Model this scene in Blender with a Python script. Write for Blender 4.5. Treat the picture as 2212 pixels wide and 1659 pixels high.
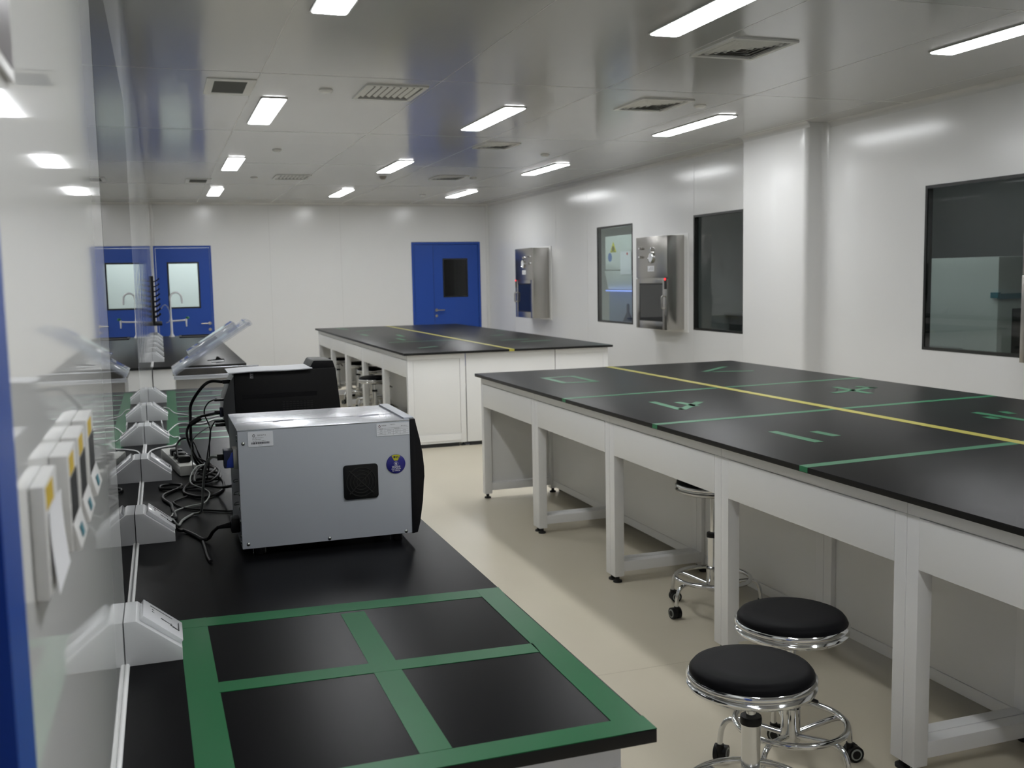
import bpy, bmesh, math, random
from mathutils import Vector, Matrix
random.seed(7)
for o in list(bpy.data.objects):
    bpy.data.objects.remove(o)
SC = bpy.context.scene
COL = SC.collection
R = math.radians

# ------------------------------------------------------------------ camera, world, exposure
CAM_POS = (0.0, 0.0, 1.494)
cd = bpy.data.cameras.new('camera')
cam = bpy.data.objects.new('camera', cd)
COL.objects.link(cam)
cd.sensor_width = 36.0
cd.lens = 2201.8 / 2212 * 36.0
cd.clip_start = 0.02
RC = ((0.94465631, 0.32393502, 0.05187062), (-0.3275244, 0.94029124, 0.09262913), (-0.01876767, -0.10449158, 0.99434867))
cam.matrix_world = Matrix(((RC[0][0], RC[0][2], -RC[0][1], CAM_POS[0]),
                           (RC[1][0], RC[1][2], -RC[1][1], CAM_POS[1]),
                           (RC[2][0], RC[2][2], -RC[2][1], CAM_POS[2]), (0, 0, 0, 1)))
cd.dof.use_dof = True
cd.dof.focus_distance = 2.45
cd.dof.aperture_fstop = 9.0
SC.camera = cam

world = bpy.data.worlds.new('world')
SC.world = world
world.use_nodes = True
world.node_tree.nodes['Background'].inputs[0].default_value = (0.5, 0.55, 0.6, 1)
world.node_tree.nodes['Background'].inputs[1].default_value = 0.02

vs = SC.view_settings
vs.view_transform = 'Standard'
vs.look = 'None'
vs.exposure = 0.0
vs.gamma = 1.0
vs.use_curve_mapping = False
LAMP = 32.0            # emission of the ceiling panels

# ------------------------------------------------------------------ room measures
H = 2.713            # ceiling height
YB = 16.49           # far wall
YF = -1.9            # wall behind the camera
RX = 5.307           # right wall
TOP = 0.85           # worktop height


def xw(y):           # the left wall runs very slightly off the benches
    return -0.088 + 0.0022 * y


# ------------------------------------------------------------------ materials
MATS = {}


def mat(name, col, rough=0.5, metal=0.0, spec=0.5, emit=None, estr=0.0, bump=0.0, bscale=200.0, coat=0.0,
        trans=0.0, ior=1.5, alpha=1.0, noise=0.0, nscale=6.0):
    m = bpy.data.materials.new(name)
    m.use_nodes = True
    nt = m.node_tree
    b = nt.nodes['Principled BSDF']
    b.inputs['Base Color'].default_value = (*col, 1)
    b.inputs['Roughness'].default_value = rough
    b.inputs['Metallic'].default_value = metal
    b.inputs['Specular IOR Level'].default_value = spec
    b.inputs['IOR'].default_value = ior
    b.inputs['Transmission Weight'].default_value = trans
    b.inputs['Alpha'].default_value = alpha
    b.inputs['Coat Weight'].default_value = coat
    b.inputs['Coat Roughness'].default_value = 0.1
    if emit:
        b.inputs['Emission Color'].default_value = (*emit, 1)
        b.inputs['Emission Strength'].default_value = estr
    if noise > 0 or bump > 0:
        tc = nt.nodes.new('ShaderNodeTexCoord')
    if noise > 0:
        n = nt.nodes.new('ShaderNodeTexNoise')
        n.inputs['Scale'].default_value = nscale
        n.inputs['Detail'].default_value = 5
        nt.links.new(tc.outputs['Object'], n.inputs['Vector'])
        mr = nt.nodes.new('ShaderNodeMapRange')
        mr.inputs['To Min'].default_value = 1 - noise
        mr.inputs['To Max'].default_value = 1 + noise
        nt.links.new(n.outputs['Fac'], mr.inputs['Value'])
        mx = nt.nodes.new('ShaderNodeVectorMath')
        mx.operation = 'SCALE'
        mx.inputs[0].default_value = col
        nt.links.new(mr.outputs[0], mx.inputs['Scale'])
        nt.links.new(mx.outputs[0], b.inputs['Base Color'])
    if bump > 0:
        n2 = nt.nodes.new('ShaderNodeTexNoise')
        n2.inputs['Scale'].default_value = bscale
        nt.links.new(tc.outputs['Object'], n2.inputs['Vector'])
        bp = nt.nodes.new('ShaderNodeBump')
        bp.inputs['Strength'].default_value = bump
        bp.inputs['Distance'].default_value = 0.002
        nt.links.new(n2.outputs['Fac'], bp.inputs['Height'])
        nt.links.new(bp.outputs[0], b.inputs['Normal'])
    MATS[name] = m
    return m


def panel_tilt(m, sx, sy, sz, amt, soft=0.0):
    """coated sheet panels are never quite flat: each gets its own tiny tilt, plus a slow waviness"""
    nt = m.node_tree
    N, L = nt.nodes, nt.links
    b = N['Principled BSDF']
    geo = N.new('ShaderNodeNewGeometry')
    sc = N.new('ShaderNodeVectorMath'); sc.operation = 'MULTIPLY'
    sc.inputs[1].default_value = (sx, sy, sz)
    L.new(geo.outputs['Position'], sc.inputs[0])
    fl = N.new('ShaderNodeVectorMath'); fl.operation = 'FLOOR'
    L.new(sc.outputs[0], fl.inputs[0])
    wn = N.new('ShaderNodeTexWhiteNoise'); wn.noise_dimensions = '3D'
    L.new(fl.outputs[0], wn.inputs['Vector'])
    sub = N.new('ShaderNodeVectorMath'); sub.operation = 'SUBTRACT'
    sub.inputs[1].default_value = (0.5, 0.5, 0.5)
    L.new(wn.outputs['Color'], sub.inputs[0])
    s1 = N.new('ShaderNodeVectorMath'); s1.operation = 'SCALE'
    s1.inputs['Scale'].default_value = amt
    L.new(sub.outputs[0], s1.inputs[0])
    nz = N.new('ShaderNodeTexNoise')
    nz.inputs['Scale'].default_value = 1.1
    nz.inputs['Detail'].default_value = 1
    L.new(geo.outputs['Position'], nz.inputs['Vector'])
    sub2 = N.new('ShaderNodeVectorMath'); sub2.operation = 'SUBTRACT'
    sub2.inputs[1].default_value = (0.5, 0.5, 0.5)
    L.new(nz.outputs['Color'], sub2.inputs[0])
    s2 = N.new('ShaderNodeVectorMath'); s2.operation = 'SCALE'
    s2.inputs['Scale'].default_value = soft
    L.new(sub2.outputs[0], s2.inputs[0])
    a1 = N.new('ShaderNodeVectorMath'); a1.operation = 'ADD'
    L.new(s1.outputs[0], a1.inputs[0]); L.new(s2.outputs[0], a1.inputs[1])
    a2 = N.new('ShaderNodeVectorMath'); a2.operation = 'ADD'
    L.new(a1.outputs[0], a2.inputs[0]); L.new(geo.outputs['Normal'], a2.inputs[1])
    nm = N.new('ShaderNodeVectorMath'); nm.operation = 'NORMALIZE'
    L.new(a2.outputs[0], nm.inputs[0])
    L.new(nm.outputs[0], b.inputs['Normal'])


M_WALL = mat('coated_wall_panel', (0.77, 0.77, 0.765), 0.19, spec=0.5)
panel_tilt(M_WALL, 0.87, 0.87, 0.0, 0.006, 0.006)
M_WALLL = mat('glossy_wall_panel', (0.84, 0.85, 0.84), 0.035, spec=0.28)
M_CEIL = mat('coated_ceiling_panel', (0.55, 0.55, 0.54), 0.14, spec=0.32)
panel_tilt(M_CEIL, 0.885, 0.425, 0.0, 0.008, 0.010)
M_SEAM = mat('panel_joint', (0.66, 0.66, 0.65), 0.3)
M_COVE = mat('cove_trim', (0.66, 0.66, 0.65), 0.22, spec=0.6)
M_FLOOR = mat('vinyl_floor', (0.63, 0.575, 0.455), 0.33, spec=0.4, noise=0.03, nscale=2.5, bump=0.06, bscale=60)
M_BLUE = mat('blue_door_paint', (0.020, 0.075, 0.37), 0.35, spec=0.35)
M_BLUED = mat('dark_blue_groove', (0.012, 0.03, 0.12), 0.5)
M_TOP = mat('black_worktop', (0.0042, 0.0042, 0.0050), 0.31, spec=0.07, noise=0.12, nscale=120, bump=0.10, bscale=900)
M_EDGE = mat('worktop_edge', (0.006, 0.006, 0.006), 0.45, spec=0.3)
M_STEEL_W = mat('white_powder_coat', (0.87, 0.87, 0.865), 0.38, spec=0.45)
M_PANEL_W = mat('white_laminate', (0.87, 0.87, 0.86), 0.42, spec=0.4)
M_JOINT = mat('dark_joint', (0.10, 0.10, 0.10), 0.6)
M_BLACKP = mat('black_plastic', (0.004, 0.004, 0.0045), 0.42, spec=0.3)
M_BLACKM = mat('matte_black', (0.0045, 0.0045, 0.006), 0.55, spec=0.25)
M_RUBBER = mat('black_rubber', (0.012, 0.012, 0.012), 0.7)
M_CHROME = mat('chrome', (0.72, 0.73, 0.74), 0.09, metal=1.0)
M_STAIN = mat('stainless_steel', (0.47, 0.455, 0.43), 0.24, metal=1.0)
M_STAIN_D = mat('stainless_edge', (0.42, 0.41, 0.39), 0.32, metal=1.0)
M_LEATHER = mat('black_leatherette', (0.005, 0.005, 0.006), 0.5, spec=0.07, bump=0.15, bscale=700)
M_GREEN = mat('green_tape', (0.010, 0.122, 0.042), 0.36, spec=0.14, noise=0.10, nscale=9)
M_GREEN2 = mat('green_tape_sheen', (0.022, 0.20, 0.085), 0.35, spec=0.4, noise=0.15, nscale=12)  # same tape, its green brightened to carry reflected light in the colour
M_YELL = mat('yellow_tape', (0.50, 0.45, 0.065), 0.35, spec=0.5)
M_CAULK = mat('white_sealant', (0.86, 0.86, 0.86), 0.5)
M_SOCK = mat('socket_white', (0.64, 0.65, 0.66), 0.3, spec=0.5)
M_SOCKP = mat('socket_plate_white', (0.76, 0.77, 0.79), 0.16, spec=0.6)
M_DARK = mat('dark_hole', (0.02, 0.02, 0.02), 0.8)
M_GREYB = mat('grey_sheet_metal', (0.50, 0.53, 0.575), 0.40, metal=0.10, spec=0.5, bump=0.08, bscale=1200)
M_ALU = mat('brushed_aluminium', (0.72, 0.74, 0.79), 0.24, metal=0.7)
M_WHITEP = mat('white_paper', (0.76, 0.77, 0.80), 0.7)
M_LABEL = mat('label_paper', (0.84, 0.86, 0.90), 0.35)
M_INK = mat('ink', (0.035, 0.035, 0.05), 0.6)
M_INKG = mat('grey_ink', (0.08, 0.085, 0.09), 0.6)
M_INKR = mat('maroon_ink', (0.12, 0.02, 0.04), 0.6)
M_STBL = mat('sticker_blue', (0.022, 0.022, 0.22), 0.35)
M_STYE = mat('sticker_yellow', (0.55, 0.53, 0.03), 0.4)
M_STWH = mat('sticker_white', (0.75, 0.75, 0.8), 0.5)
M_SCREW = mat('zinc_screw', (0.5, 0.52, 0.5), 0.25, metal=1.0)
M_BLUEP = mat('blue_plastic', (0.012, 0.035, 0.26), 0.35)
M_NAVY = mat('navy_plastic', (0.006, 0.010, 0.035), 0.4)
M_GREYC = mat('grey_cable', (0.30, 0.32, 0.30), 0.4)
M_WHITEC = mat('white_cable', (0.62, 0.63, 0.63), 0.4)
M_GLASSD = mat('dark_wall_glass', (0.016, 0.018, 0.019), 0.0, spec=0.5, ior=1.52)
M_GFRAME = mat('black_glass_border', (0.012, 0.013, 0.012), 0.25)
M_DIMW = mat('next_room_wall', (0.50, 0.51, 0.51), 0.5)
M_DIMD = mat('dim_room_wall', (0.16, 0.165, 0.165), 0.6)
M_CABW = mat('cabinet_cream', (0.62, 0.66, 0.63), 0.4)
M_TEAL = mat('teal_stripe', (0.02, 0.17, 0.22), 0.4)
M_RED = mat('red_led', (0.6, 0.01, 0.01), 0.4, emit=(1.0, 0.02, 0.03), estr=2.2)
M_GLOW = mat('blue_lamp_strip', (0.2, 0.3, 0.9), 0.4, emit=(0.30, 0.42, 1.0), estr=1.0)
M_LAMP = mat('lamp_diffuser', (0.8, 0.8, 0.8), 0.5, emit=(0.97, 0.985, 1.0), estr=LAMP)
M_LAMPF = mat('lamp_frame', (0.42, 0.42, 0.41), 0.35)
M_LAMP2 = mat('next_room_lamp', (0.8, 0.8, 0.8), 0.5, emit=(0.93, 1.0, 1.0), estr=16)
M_VENT = mat('vent_white', (0.78, 0.78, 0.76), 0.45)
M_VENTD = mat('vent_shadow_mesh', (0.20, 0.20, 0.195), 0.7)
M_PLATE = mat('controller_white', (0.70, 0.70, 0.69), 0.35)
M_STY2 = mat('ochre_sticker', (0.62, 0.43, 0.02), 0.5)
M_WHITEF = mat('white_epoxy_tube', (0.86, 0.87, 0.89), 0.4)
M_GREENK = mat('green_knob', (0.01, 0.16, 0.05), 0.4)
M_BLUEST = mat('round_blue_sticker', (0.10, 0.18, 0.42), 0.5)
M_TRIY = mat('warning_yellow', (0.58, 0.55, 0.04), 0.5)
M_GREYP = mat('grey_back_plastic', (0.055, 0.057, 0.06), 0.33)
M_INDIGO = mat('indigo_plastic', (0.03, 0.02, 0.14), 0.35)


def glass_mat(name, tint, rough=0.0, film=0.0):
    m = bpy.data.materials.new(name)
    m.use_nodes = True
    nt = m.node_tree
    nt.nodes.clear()
    out = nt.nodes.new('ShaderNodeOutputMaterial')
    tr = nt.nodes.new('ShaderNodeBsdfTransparent'); tr.inputs[0].default_value = (*tint, 1)
    gl = nt.nodes.new('ShaderNodeBsdfGlossy'); gl.inputs['Roughness'].default_value = rough
    gl.inputs[0].default_value = (1, 1, 1, 1)
    fr = nt.nodes.new('ShaderNodeFresnel'); fr.inputs[0].default_value = 1.5
    mx = nt.nodes.new('ShaderNodeMixShader')
    gm = nt.nodes.new('ShaderNodeNewGeometry')
    inv = nt.nodes.new('ShaderNodeMath'); inv.operation = 'SUBTRACT'; inv.inputs[0].default_value = 1.0
    nt.links.new(gm.outputs['Backfacing'], inv.inputs[1])
    mu = nt.nodes.new('ShaderNodeMath'); mu.operation = 'MULTIPLY'
    nt.links.new(fr.outputs[0], mu.inputs[0]); nt.links.new(inv.outputs[0], mu.inputs[1])
    nt.links.new(mu.outputs[0], mx.inputs[0])
    nt.links.new(tr.outputs[0], mx.inputs[1])
    nt.links.new(gl.outputs[0], mx.inputs[2])
    last = mx
    if film > 0:
        df = nt.nodes.new('ShaderNodeBsdfDiffuse'); df.inputs[0].default_value = (0.75, 0.77, 0.78, 1)
        m2 = nt.nodes.new('ShaderNodeMixShader'); m2.inputs[0].default_value = film
        nt.links.new(mx.outputs[0], m2.inputs[1])
        nt.links.new(df.outputs[0], m2.inputs[2])
        last = m2
    nt.links.new(last.outputs[0], out.inputs[0])
    MATS[name] = m
    return m


M_GLASS = glass_mat('clear_glass', (0.86, 0.90, 0.89))
M_CLEAR = glass_mat('clear_acrylic', (0.93, 0.94, 0.97), 0.03, film=0.12)
M_HOSE = glass_mat('clear_hose', (0.8, 0.82, 0.85), 0.05, film=0.25)


def wavy(m, sx, amt):
    """thin protective skin on the far wall sheets: long vertical ripples"""
    nt = m.node_tree
    b = nt.nodes['Principled BSDF']
    g = nt.nodes.new('ShaderNodeNewGeometry')
    mp = nt.nodes.new('ShaderNodeMapping'); mp.inputs['Scale'].default_value = (1, sx, 0.12)
    n = nt.nodes.new('ShaderNodeTexNoise'); n.inputs['Scale'].default_value = 1.0; n.inputs['Detail'].default_value = 3
    bp = nt.nodes.new('ShaderNodeBump'); bp.inputs['Strength'].default_value = 1.0; bp.inputs['Distance'].default_value = amt
    nt.links.new(g.outputs['Position'], mp.inputs[0])
    nt.links.new(mp.outputs[0], n.inputs['Vector'])
    nt.links.new(n.outputs['Fac'], bp.inputs['Height'])
    nt.links.new(bp.outputs[0], b.inputs['Normal'])


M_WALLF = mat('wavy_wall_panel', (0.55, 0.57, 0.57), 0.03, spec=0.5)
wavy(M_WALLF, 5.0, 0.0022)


# ------------------------------------------------------------------ mesh helpers
class MB:
    def __init__(s):
        s.bm = bmesh.new()
        s.mats = []
        s.mi = 0

    def use(s, m):
        if m not in s.mats:
            s.mats.append(m)
        s.mi = s.mats.index(m)
        return s

    def _merge(s, t, smooth=True):
        for f in t.faces:
            f.material_index = s.mi
            f.smooth = smooth
        me = bpy.data.meshes.new('t')
        t.to_mesh(me)
        t.free()
        s.bm.from_mesh(me)
        bpy.data.meshes.remove(me)

    def box(s, x0, y0, z0, x1, y1, z1, bev=0.0, seg=2, rot=None, piv=None):
        t = bmesh.new()
        bmesh.ops.create_cube(t, size=1)
        for v in t.verts:
            v.co = Vector(((x0 + x1) / 2 + v.co.x * (x1 - x0), (y0 + y1) / 2 + v.co.y * (y1 - y0), (z0 + z1) / 2 + v.co.z * (z1 - z0)))
        if bev > 0:
            bmesh.ops.bevel(t, geom=list(t.edges), offset=bev, segments=seg, affect='EDGES', profile=0.6)
        if rot is not None:
            c = Vector(piv) if piv is not None else Vector(((x0 + x1) / 2, (y0 + y1) / 2, (z0 + z1) / 2))
            for v in t.verts:
                v.co = c + rot @ (v.co - c)
        s._merge(t, False)
        return s

    def prism(s, poly, ax, a, b, bev=0.0, mtx=None):
        """poly: 2-D outline in the two other axes (in order x,y,z without ax), extruded from a to b"""
        t = bmesh.new()

        def P(u, v, w):
            return {0: (w, u, v), 1: (u, w, v), 2: (u, v, w)}[ax]
        va = [t.verts.new(P(u, v, a)) for u, v in poly]
        vb = [t.verts.new(P(u, v, b)) for u, v in poly]
        t.faces.new(va)
        t.faces.new(vb[::-1])
        n = len(poly)
        for i in range(n):
            t.faces.new((va[i], vb[i], vb[(i + 1) % n], va[(i + 1) % n]))
        bmesh.ops.recalc_face_normals(t, faces=list(t.faces))
        if bev > 0:
            bmesh.ops.bevel(t, geom=list(t.edges), offset=bev, segments=2, affect='EDGES', profile=0.6)
        if mtx is not None:
            t.transform(mtx)
        s._merge(t, bev == 0)
        return s

    def lathe(s, prof, c=(0, 0, 0), n=40, mtx=None):
        t = bmesh.new()
        rings = []
        for r, z in prof:
            if r < 1e-6:
                rings.append([t.verts.new((c[0], c[1], c[2] + z))])
            else:
                rings.append([t.verts.new((c[0] + r * math.cos(2 * math.pi * i / n), c[1] + r * math.sin(2 * math.pi * i / n), c[2] + z)) for i in range(n)])
        for a, b in zip(rings, rings[1:]):
            for i in range(n):
                j = (i + 1) % n
                if len(a) == 1 and len(b) == 1:
                    continue
                if len(a) == 1:
                    t.faces.new((a[0], b[i], b[j]))
                elif len(b) == 1:
                    t.faces.new((a[i], b[0], a[j]))
                else:
                    t.faces.new((a[i], b[i], b[j], a[j]))
        bmesh.ops.recalc_face_normals(t, faces=list(t.faces))
        if mtx is not None:
            t.transform(mtx)
        s._merge(t)
        return s

    def torus(s, R0, r0, z, c=(0, 0), n=48, k=10):
        t = bmesh.new()
        vs_ = [[t.verts.new((c[0] + (R0 + r0 * math.cos(2 * math.pi * j / k)) * math.cos(2 * math.pi * i / n),
                             c[1] + (R0 + r0 * math.cos(2 * math.pi * j / k)) * math.sin(2 * math.pi * i / n),
                             z + r0 * math.sin(2 * math.pi * j / k))) for j in range(k)] for i in range(n)]
        for i in range(n):
            for j in range(k):
                t.faces.new((vs_[i][j], vs_[(i + 1) % n][j], vs_[(i + 1) % n][(j + 1) % k], vs_[i][(j + 1) % k]))
        bmesh.ops.recalc_face_normals(t, faces=list(t.faces))
        s._merge(t)
        return s

    def tube(s, pts, r, k=8, sub=6, cap=True, straight=False):
        P = [Vector(p) for p in pts]
        if not straight and len(P) > 2:
            Q = []
            ext = [P[0] * 2 - P[1]] + P + [P[-1] * 2 - P[-2]]
            for i in range(1, len(ext) - 2):
                p0, p1, p2, p3 = ext[i - 1], ext[i], ext[i + 1], ext[i + 2]
                for q in range(sub):
                    u = q / sub
                    Q.append(0.5 * ((2 * p1) + (-p0 + p2) * u + (2 * p0 - 5 * p1 + 4 * p2 - p3) * u * u + (-p0 + 3 * p1 - 3 * p2 + p3) * u ** 3))
            Q.append(P[-1])
            P = Q
        rr = r if callable(r) else (lambda u: r)
        t = bmesh.new()
        T = (P[1] - P[0]).normalized()
        up = Vector((0, 0, 1)) if abs(T.z) < 0.9 else Vector((1, 0, 0))
        nrm = (up - T * up.dot(T)).normalized()
        rings = []
        for i, p in enumerate(P):
            a = P[max(i - 1, 0)]; b = P[min(i + 1, len(P) - 1)]
            T = (b - a)
            if T.length < 1e-9:
                T = Vector((0, 0, 1))
            T.normalize()
            nrm = (nrm - T * nrm.dot(T))
            if nrm.length < 1e-6:
                nrm = T.orthogonal()
            nrm.normalize()
            bi = T.cross(nrm)
            q = rr(i / (len(P) - 1))
            rings.append([t.verts.new(p + (nrm * math.cos(2 * math.pi * j / k) + bi * math.sin(2 * math.pi * j / k)) * q) for j in range(k)])
        for a, b in zip(rings, rings[1:]):
            for j in range(k):
                t.faces.new((a[j], b[j], b[(j + 1) % k], a[(j + 1) % k]))
        if cap:
            t.faces.new(rings[0])
            t.faces.new(rings[-1][::-1])
        bmesh.ops.recalc_face_normals(t, faces=list(t.faces))
        s._merge(t)
        return s

    def cyl(s, p0, p1, r, k=20):
        return s.tube([p0, p1], r, k=k, straight=True)

    def build(s, name, m=None, parent=None, loc=(0, 0, 0), rotz=0.0, angle=50):
        me = bpy.data.meshes.new(name)
        s.bm.to_mesh(me)
        s.bm.free()
        for mm in (s.mats if s.mats else [m]):
            me.materials.append(mm)
        me.set_sharp_from_angle(angle=R(angle))
        o = bpy.data.objects.new(name, me)
        COL.objects.link(o)
        o.location = loc
        o.rotation_euler = (0, 0, rotz)
        if parent is not None:
            o.parent = parent
        return o


def tag(o, label, cat, group=None, kind=None):
    o['label'] = label
    o['category'] = cat
    if group:
        o['group'] = group
    if kind:
        o['kind'] = kind
    return o


def thing(name, label, cat, loc=(0, 0, 0), rotz=0.0, group=None):
    o = bpy.data.objects.new(name, None)
    COL.objects.link(o)
    o.location = loc
    o.rotation_euler = (0, 0, rotz)
    o.empty_display_size = 0.05
    return tag(o, label, cat, group)


def struct(o):
    o['kind'] = 'structure'
    return o


def bx(name, m, a, b, parent=None, bev=0.0, loc=(0, 0, 0)):
    return MB().box(*a, *b, bev=bev).build(name, m, parent, loc)


def copy_tree(o, label=None, loc=None, rotz=None, parent=None):
    c = o.copy()
    COL.objects.link(c)
    if parent is not None:
        c.parent = parent
    if loc is not None:
        c.location = loc
    if rotz is not None:
        c.rotation_euler = (0, 0, rotz)
    if label:
        c['label'] = label
    for ch in list(o.children):
        copy_tree(ch, parent=c)
    return c


def text_mesh(txt, size, m, name, parent, mtx, bold=0.0):
    cu = bpy.data.curves.new(name, 'FONT')
    cu.body = txt
    cu.size = size
    cu.offset = bold
    cu.align_x = 'CENTER'
    cu.align_y = 'CENTER'
    cu.resolution_u = 2
    ob = bpy.data.objects.new(name, cu)
    COL.objects.link(ob)
    dg = bpy.context.evaluated_depsgraph_get()
    dg.update()
    me = bpy.data.meshes.new_from_object(ob.evaluated_get(dg), depsgraph=dg)
    bpy.data.objects.remove(ob)
    me.transform(mtx)
    me.materials.clear()
    me.materials.append(m)
    o = bpy.data.objects.new(name, me)
    COL.objects.link(o)
    if parent is not None:
        o.parent = parent
    return o


# faces seen from the room: text lying in the XZ plane and read from -Y
def face_y(x, y, z):
    return Matrix.Translation((x, y, z)) @ Matrix.Rotation(R(90), 4, 'X')


# ------------------------------------------------------------------ room shell
struct(bx('floor', M_FLOOR, (-3.0, YF - 0.1, -0.06), (9.2, YB + 3.0, 0.0)))
struct(bx('ceiling', M_CEIL, (-0.35, YF - 0.1, H), (RX + 0.05, YB + 0.1, H + 0.06)))

# left wall, in sheets along its run
def wall_strip(name, m, y0, y1, z0, z1, th=0.08, inset=0.0):
    b = MB()
    b.prism([(xw(y0) + inset, y0), (xw(y1) + inset, y1), (xw(y1) - th, y1), (xw(y0) - th, y0)], 2, z0, z1)
    return b.build(name, m)


GY0, GY1, GZ1 = 1.90, 3.93, 2.135     # flush dark glass panel
struct(wall_strip('wall_left', M_WALLL, 0.66, GY0, 0, H))
struct(wall_strip('wall_left', M_WALLL, GY0, GY1, GZ1, H))
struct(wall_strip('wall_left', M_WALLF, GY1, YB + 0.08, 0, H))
struct(wall_strip('wall_left', M_WALLL, GY0, GY1, 0, TOP - 0.03))
struct(wall_strip('wall_left', M_WALLL, YF, -0.30, 0, H))
struct(wall_strip('wall_left', M_WALLL, -0.30, 0.66, 2.12, H))
w = MB()
w.prism([(xw(GY0) + 0.0002, GY0), (xw(GY1) + 0.0002, GY1), (xw(GY1) - 0.012, GY1), (xw(GY0) - 0.012, GY0)], 2, TOP - 0.03, GZ1)
win4 = struct(w.build('window_4', M_GLASSD))
bb = MB()
bb.prism([(xw(GY0) - 0.013, GY0), (xw(GY1) - 0.013, GY1), (xw(GY1) - 0.08, GY1), (xw(GY0) - 0.08, GY0)], 2, TOP - 0.03, GZ1)
struct(bb.build('wall_left', M_WALLL))
# near blue door in the left wall beside the camera
d3 = MB()
d3.use(M_BLUE).box(-0.16, -0.30, 0, -0.085, -0.24, 2.12).box(-0.16, 0.59, 0, -0.0845, 0.66, 2.12).box(-0.16, -0.24, 2.05, -0.085, 0.59, 2.12)
door3 = struct(d3.build('door_3', M_BLUE))
bx('door_leaf', M_BLUE, (-0.155, -0.235, 0.005), (-0.105, 0.585, 2.045), door3)

# far wall with two door openings
FW = MB()
FW.box(-0.25, YB, 0, 0.0 - 0.035, YB + 0.1, H)
FW.box(-0.035, YB, 2.062, 0.812, YB + 0.1, H)
FW.box(0.812, YB, 0, 3.975, YB + 0.1, H)
FW.box(3.975, YB, 2.092, 5.153, YB + 0.1, H)
FW.box(5.153, YB, 0, RX + 0.1, YB + 0.1, H)
struct(FW.build('wall_back', M_WALL))
struct(bx('wall_front', M_WALL, (-0.25, YF - 0.1, 0), (RX + 0.1, YF, H)))


def lever(parent, x, y, z, dx, plate=True):
    b = MB()
    b.use(M_STAIN).cyl((x, y, z), (x, y - 0.012, z), 0.026)
    b.cyl((x, y, z), (x, y - 0.05, z), 0.010)
    b.tube([(x, y - 0.05, z), (x + dx * 0.4, y - 0.052, z), (x + dx, y - 0.05, z)], 0.010, k=10)
    o = b.build('handle', M_STAIN, parent)
    c = MB().cyl((x, y, z - 0.095), (x, y - 0.010, z - 0.095), 0.024)
    c.build('lock', M_STAIN, parent)
    return o


# door 2: right one on the far wall, unequal double leaf
dz = 2.088
b = MB()
b.box(3.975, YB - 0.012, 0, 4.012, YB + 0.06, dz).box(5.116, YB - 0.012, 0, 5.153, YB + 0.06, dz).box(4.012, YB - 0.012, dz - 0.036, 5.116, YB + 0.06, dz)
d2 = struct(b.build('door_2', M_BLUE))
bx('narrow_leaf', M_BLUE, (4.017, YB - 0.004, 0.008), (4.338, YB + 0.045, dz - 0.041), d2)
b = MB()
lf = [(4.344, 5.111, 0.008, 1.175), (4.344, 5.111, 1.82, dz - 0.041)]
for x0, x1, z0, z1 in lf:
    b.box(x0, YB - 0.004, z0, x1, YB + 0.045, z1)
b.box(4.344, YB - 0.004, 1.175, 4.50, YB + 0.045, 1.82).box(4.93, YB - 0.004, 1.175, 5.111, YB + 0.045, 1.82)
leaf = b.build('wide_leaf', M_BLUE, d2)
bx('door_glass', M_GLASS, (4.50, YB + 0.005, 1.175), (4.93, YB + 0.011, 1.82), leaf)
b = MB()
for a, c in (((4.50, YB - 0.008, 1.175), (4.93, YB + 0.004, 1.198)), ((4.50, YB - 0.008, 1.797), (4.93, YB + 0.004, 1.82)), ((4.50, YB - 0.008, 1.198), (4.523, YB + 0.004, 1.797)), ((4.907, YB - 0.008, 1.198), (4.93, YB + 0.004, 1.797))):
    b.box(*a, *c)
b.build('glass_border', M_GFRAME, leaf)
bx('leaf_gap', M_BLUED, (4.338, YB + 0.001, 0.01), (4.344, YB + 0.01, dz - 0.04), d2)
lever(leaf, 4.375, YB - 0.004, 0.968, 0.13)

# door 1: left one on the far wall
b = MB()
b.box(-0.034, YB - 0.010, 0, -0.004, YB + 0.06, 2.06).box(0.785, YB - 0.010, 0, 0.811, YB + 0.06, 2.06).box(-0.004, YB - 0.010, 2.03, 0.785, YB + 0.06, 2.06)
d1 = struct(b.build('door_1', M_BLUE))
b = MB()
b.box(0.0, YB - 0.004, 0.008, 0.782, YB + 0.045, 1.105).box(0.0, YB - 0.004, 1.815, 0.782, YB + 0.045, 2.026)
b.box(0.0, YB - 0.004, 1.105, 0.155, YB + 0.045, 1.815).box(0.625, YB - 0.004, 1.105, 0.782, YB + 0.045, 1.815)
leaf1 = b.build('door_leaf', M_BLUE, d1)
bx('door_glass', M_GLASS, (0.155, YB + 0.005, 1.105), (0.625, YB + 0.011, 1.815), leaf1)
b = MB()
for a, c in (((0.155, YB - 0.008, 1.105), (0.625, YB + 0.004, 1.130)), ((0.155, YB - 0.008, 1.790), (0.625, YB + 0.004, 1.815)), ((0.155, YB - 0.008, 1.130), (0.180, YB + 0.004, 1.790)), ((0.600, YB - 0.008, 1.130), (0.625, YB + 0.004, 1.790))):
    b.box(*a, *c)
b.build('glass_border', M_GFRAME, leaf1)
lever(leaf1, 0.745, YB - 0.004, 0.868, -0.13)

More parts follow.
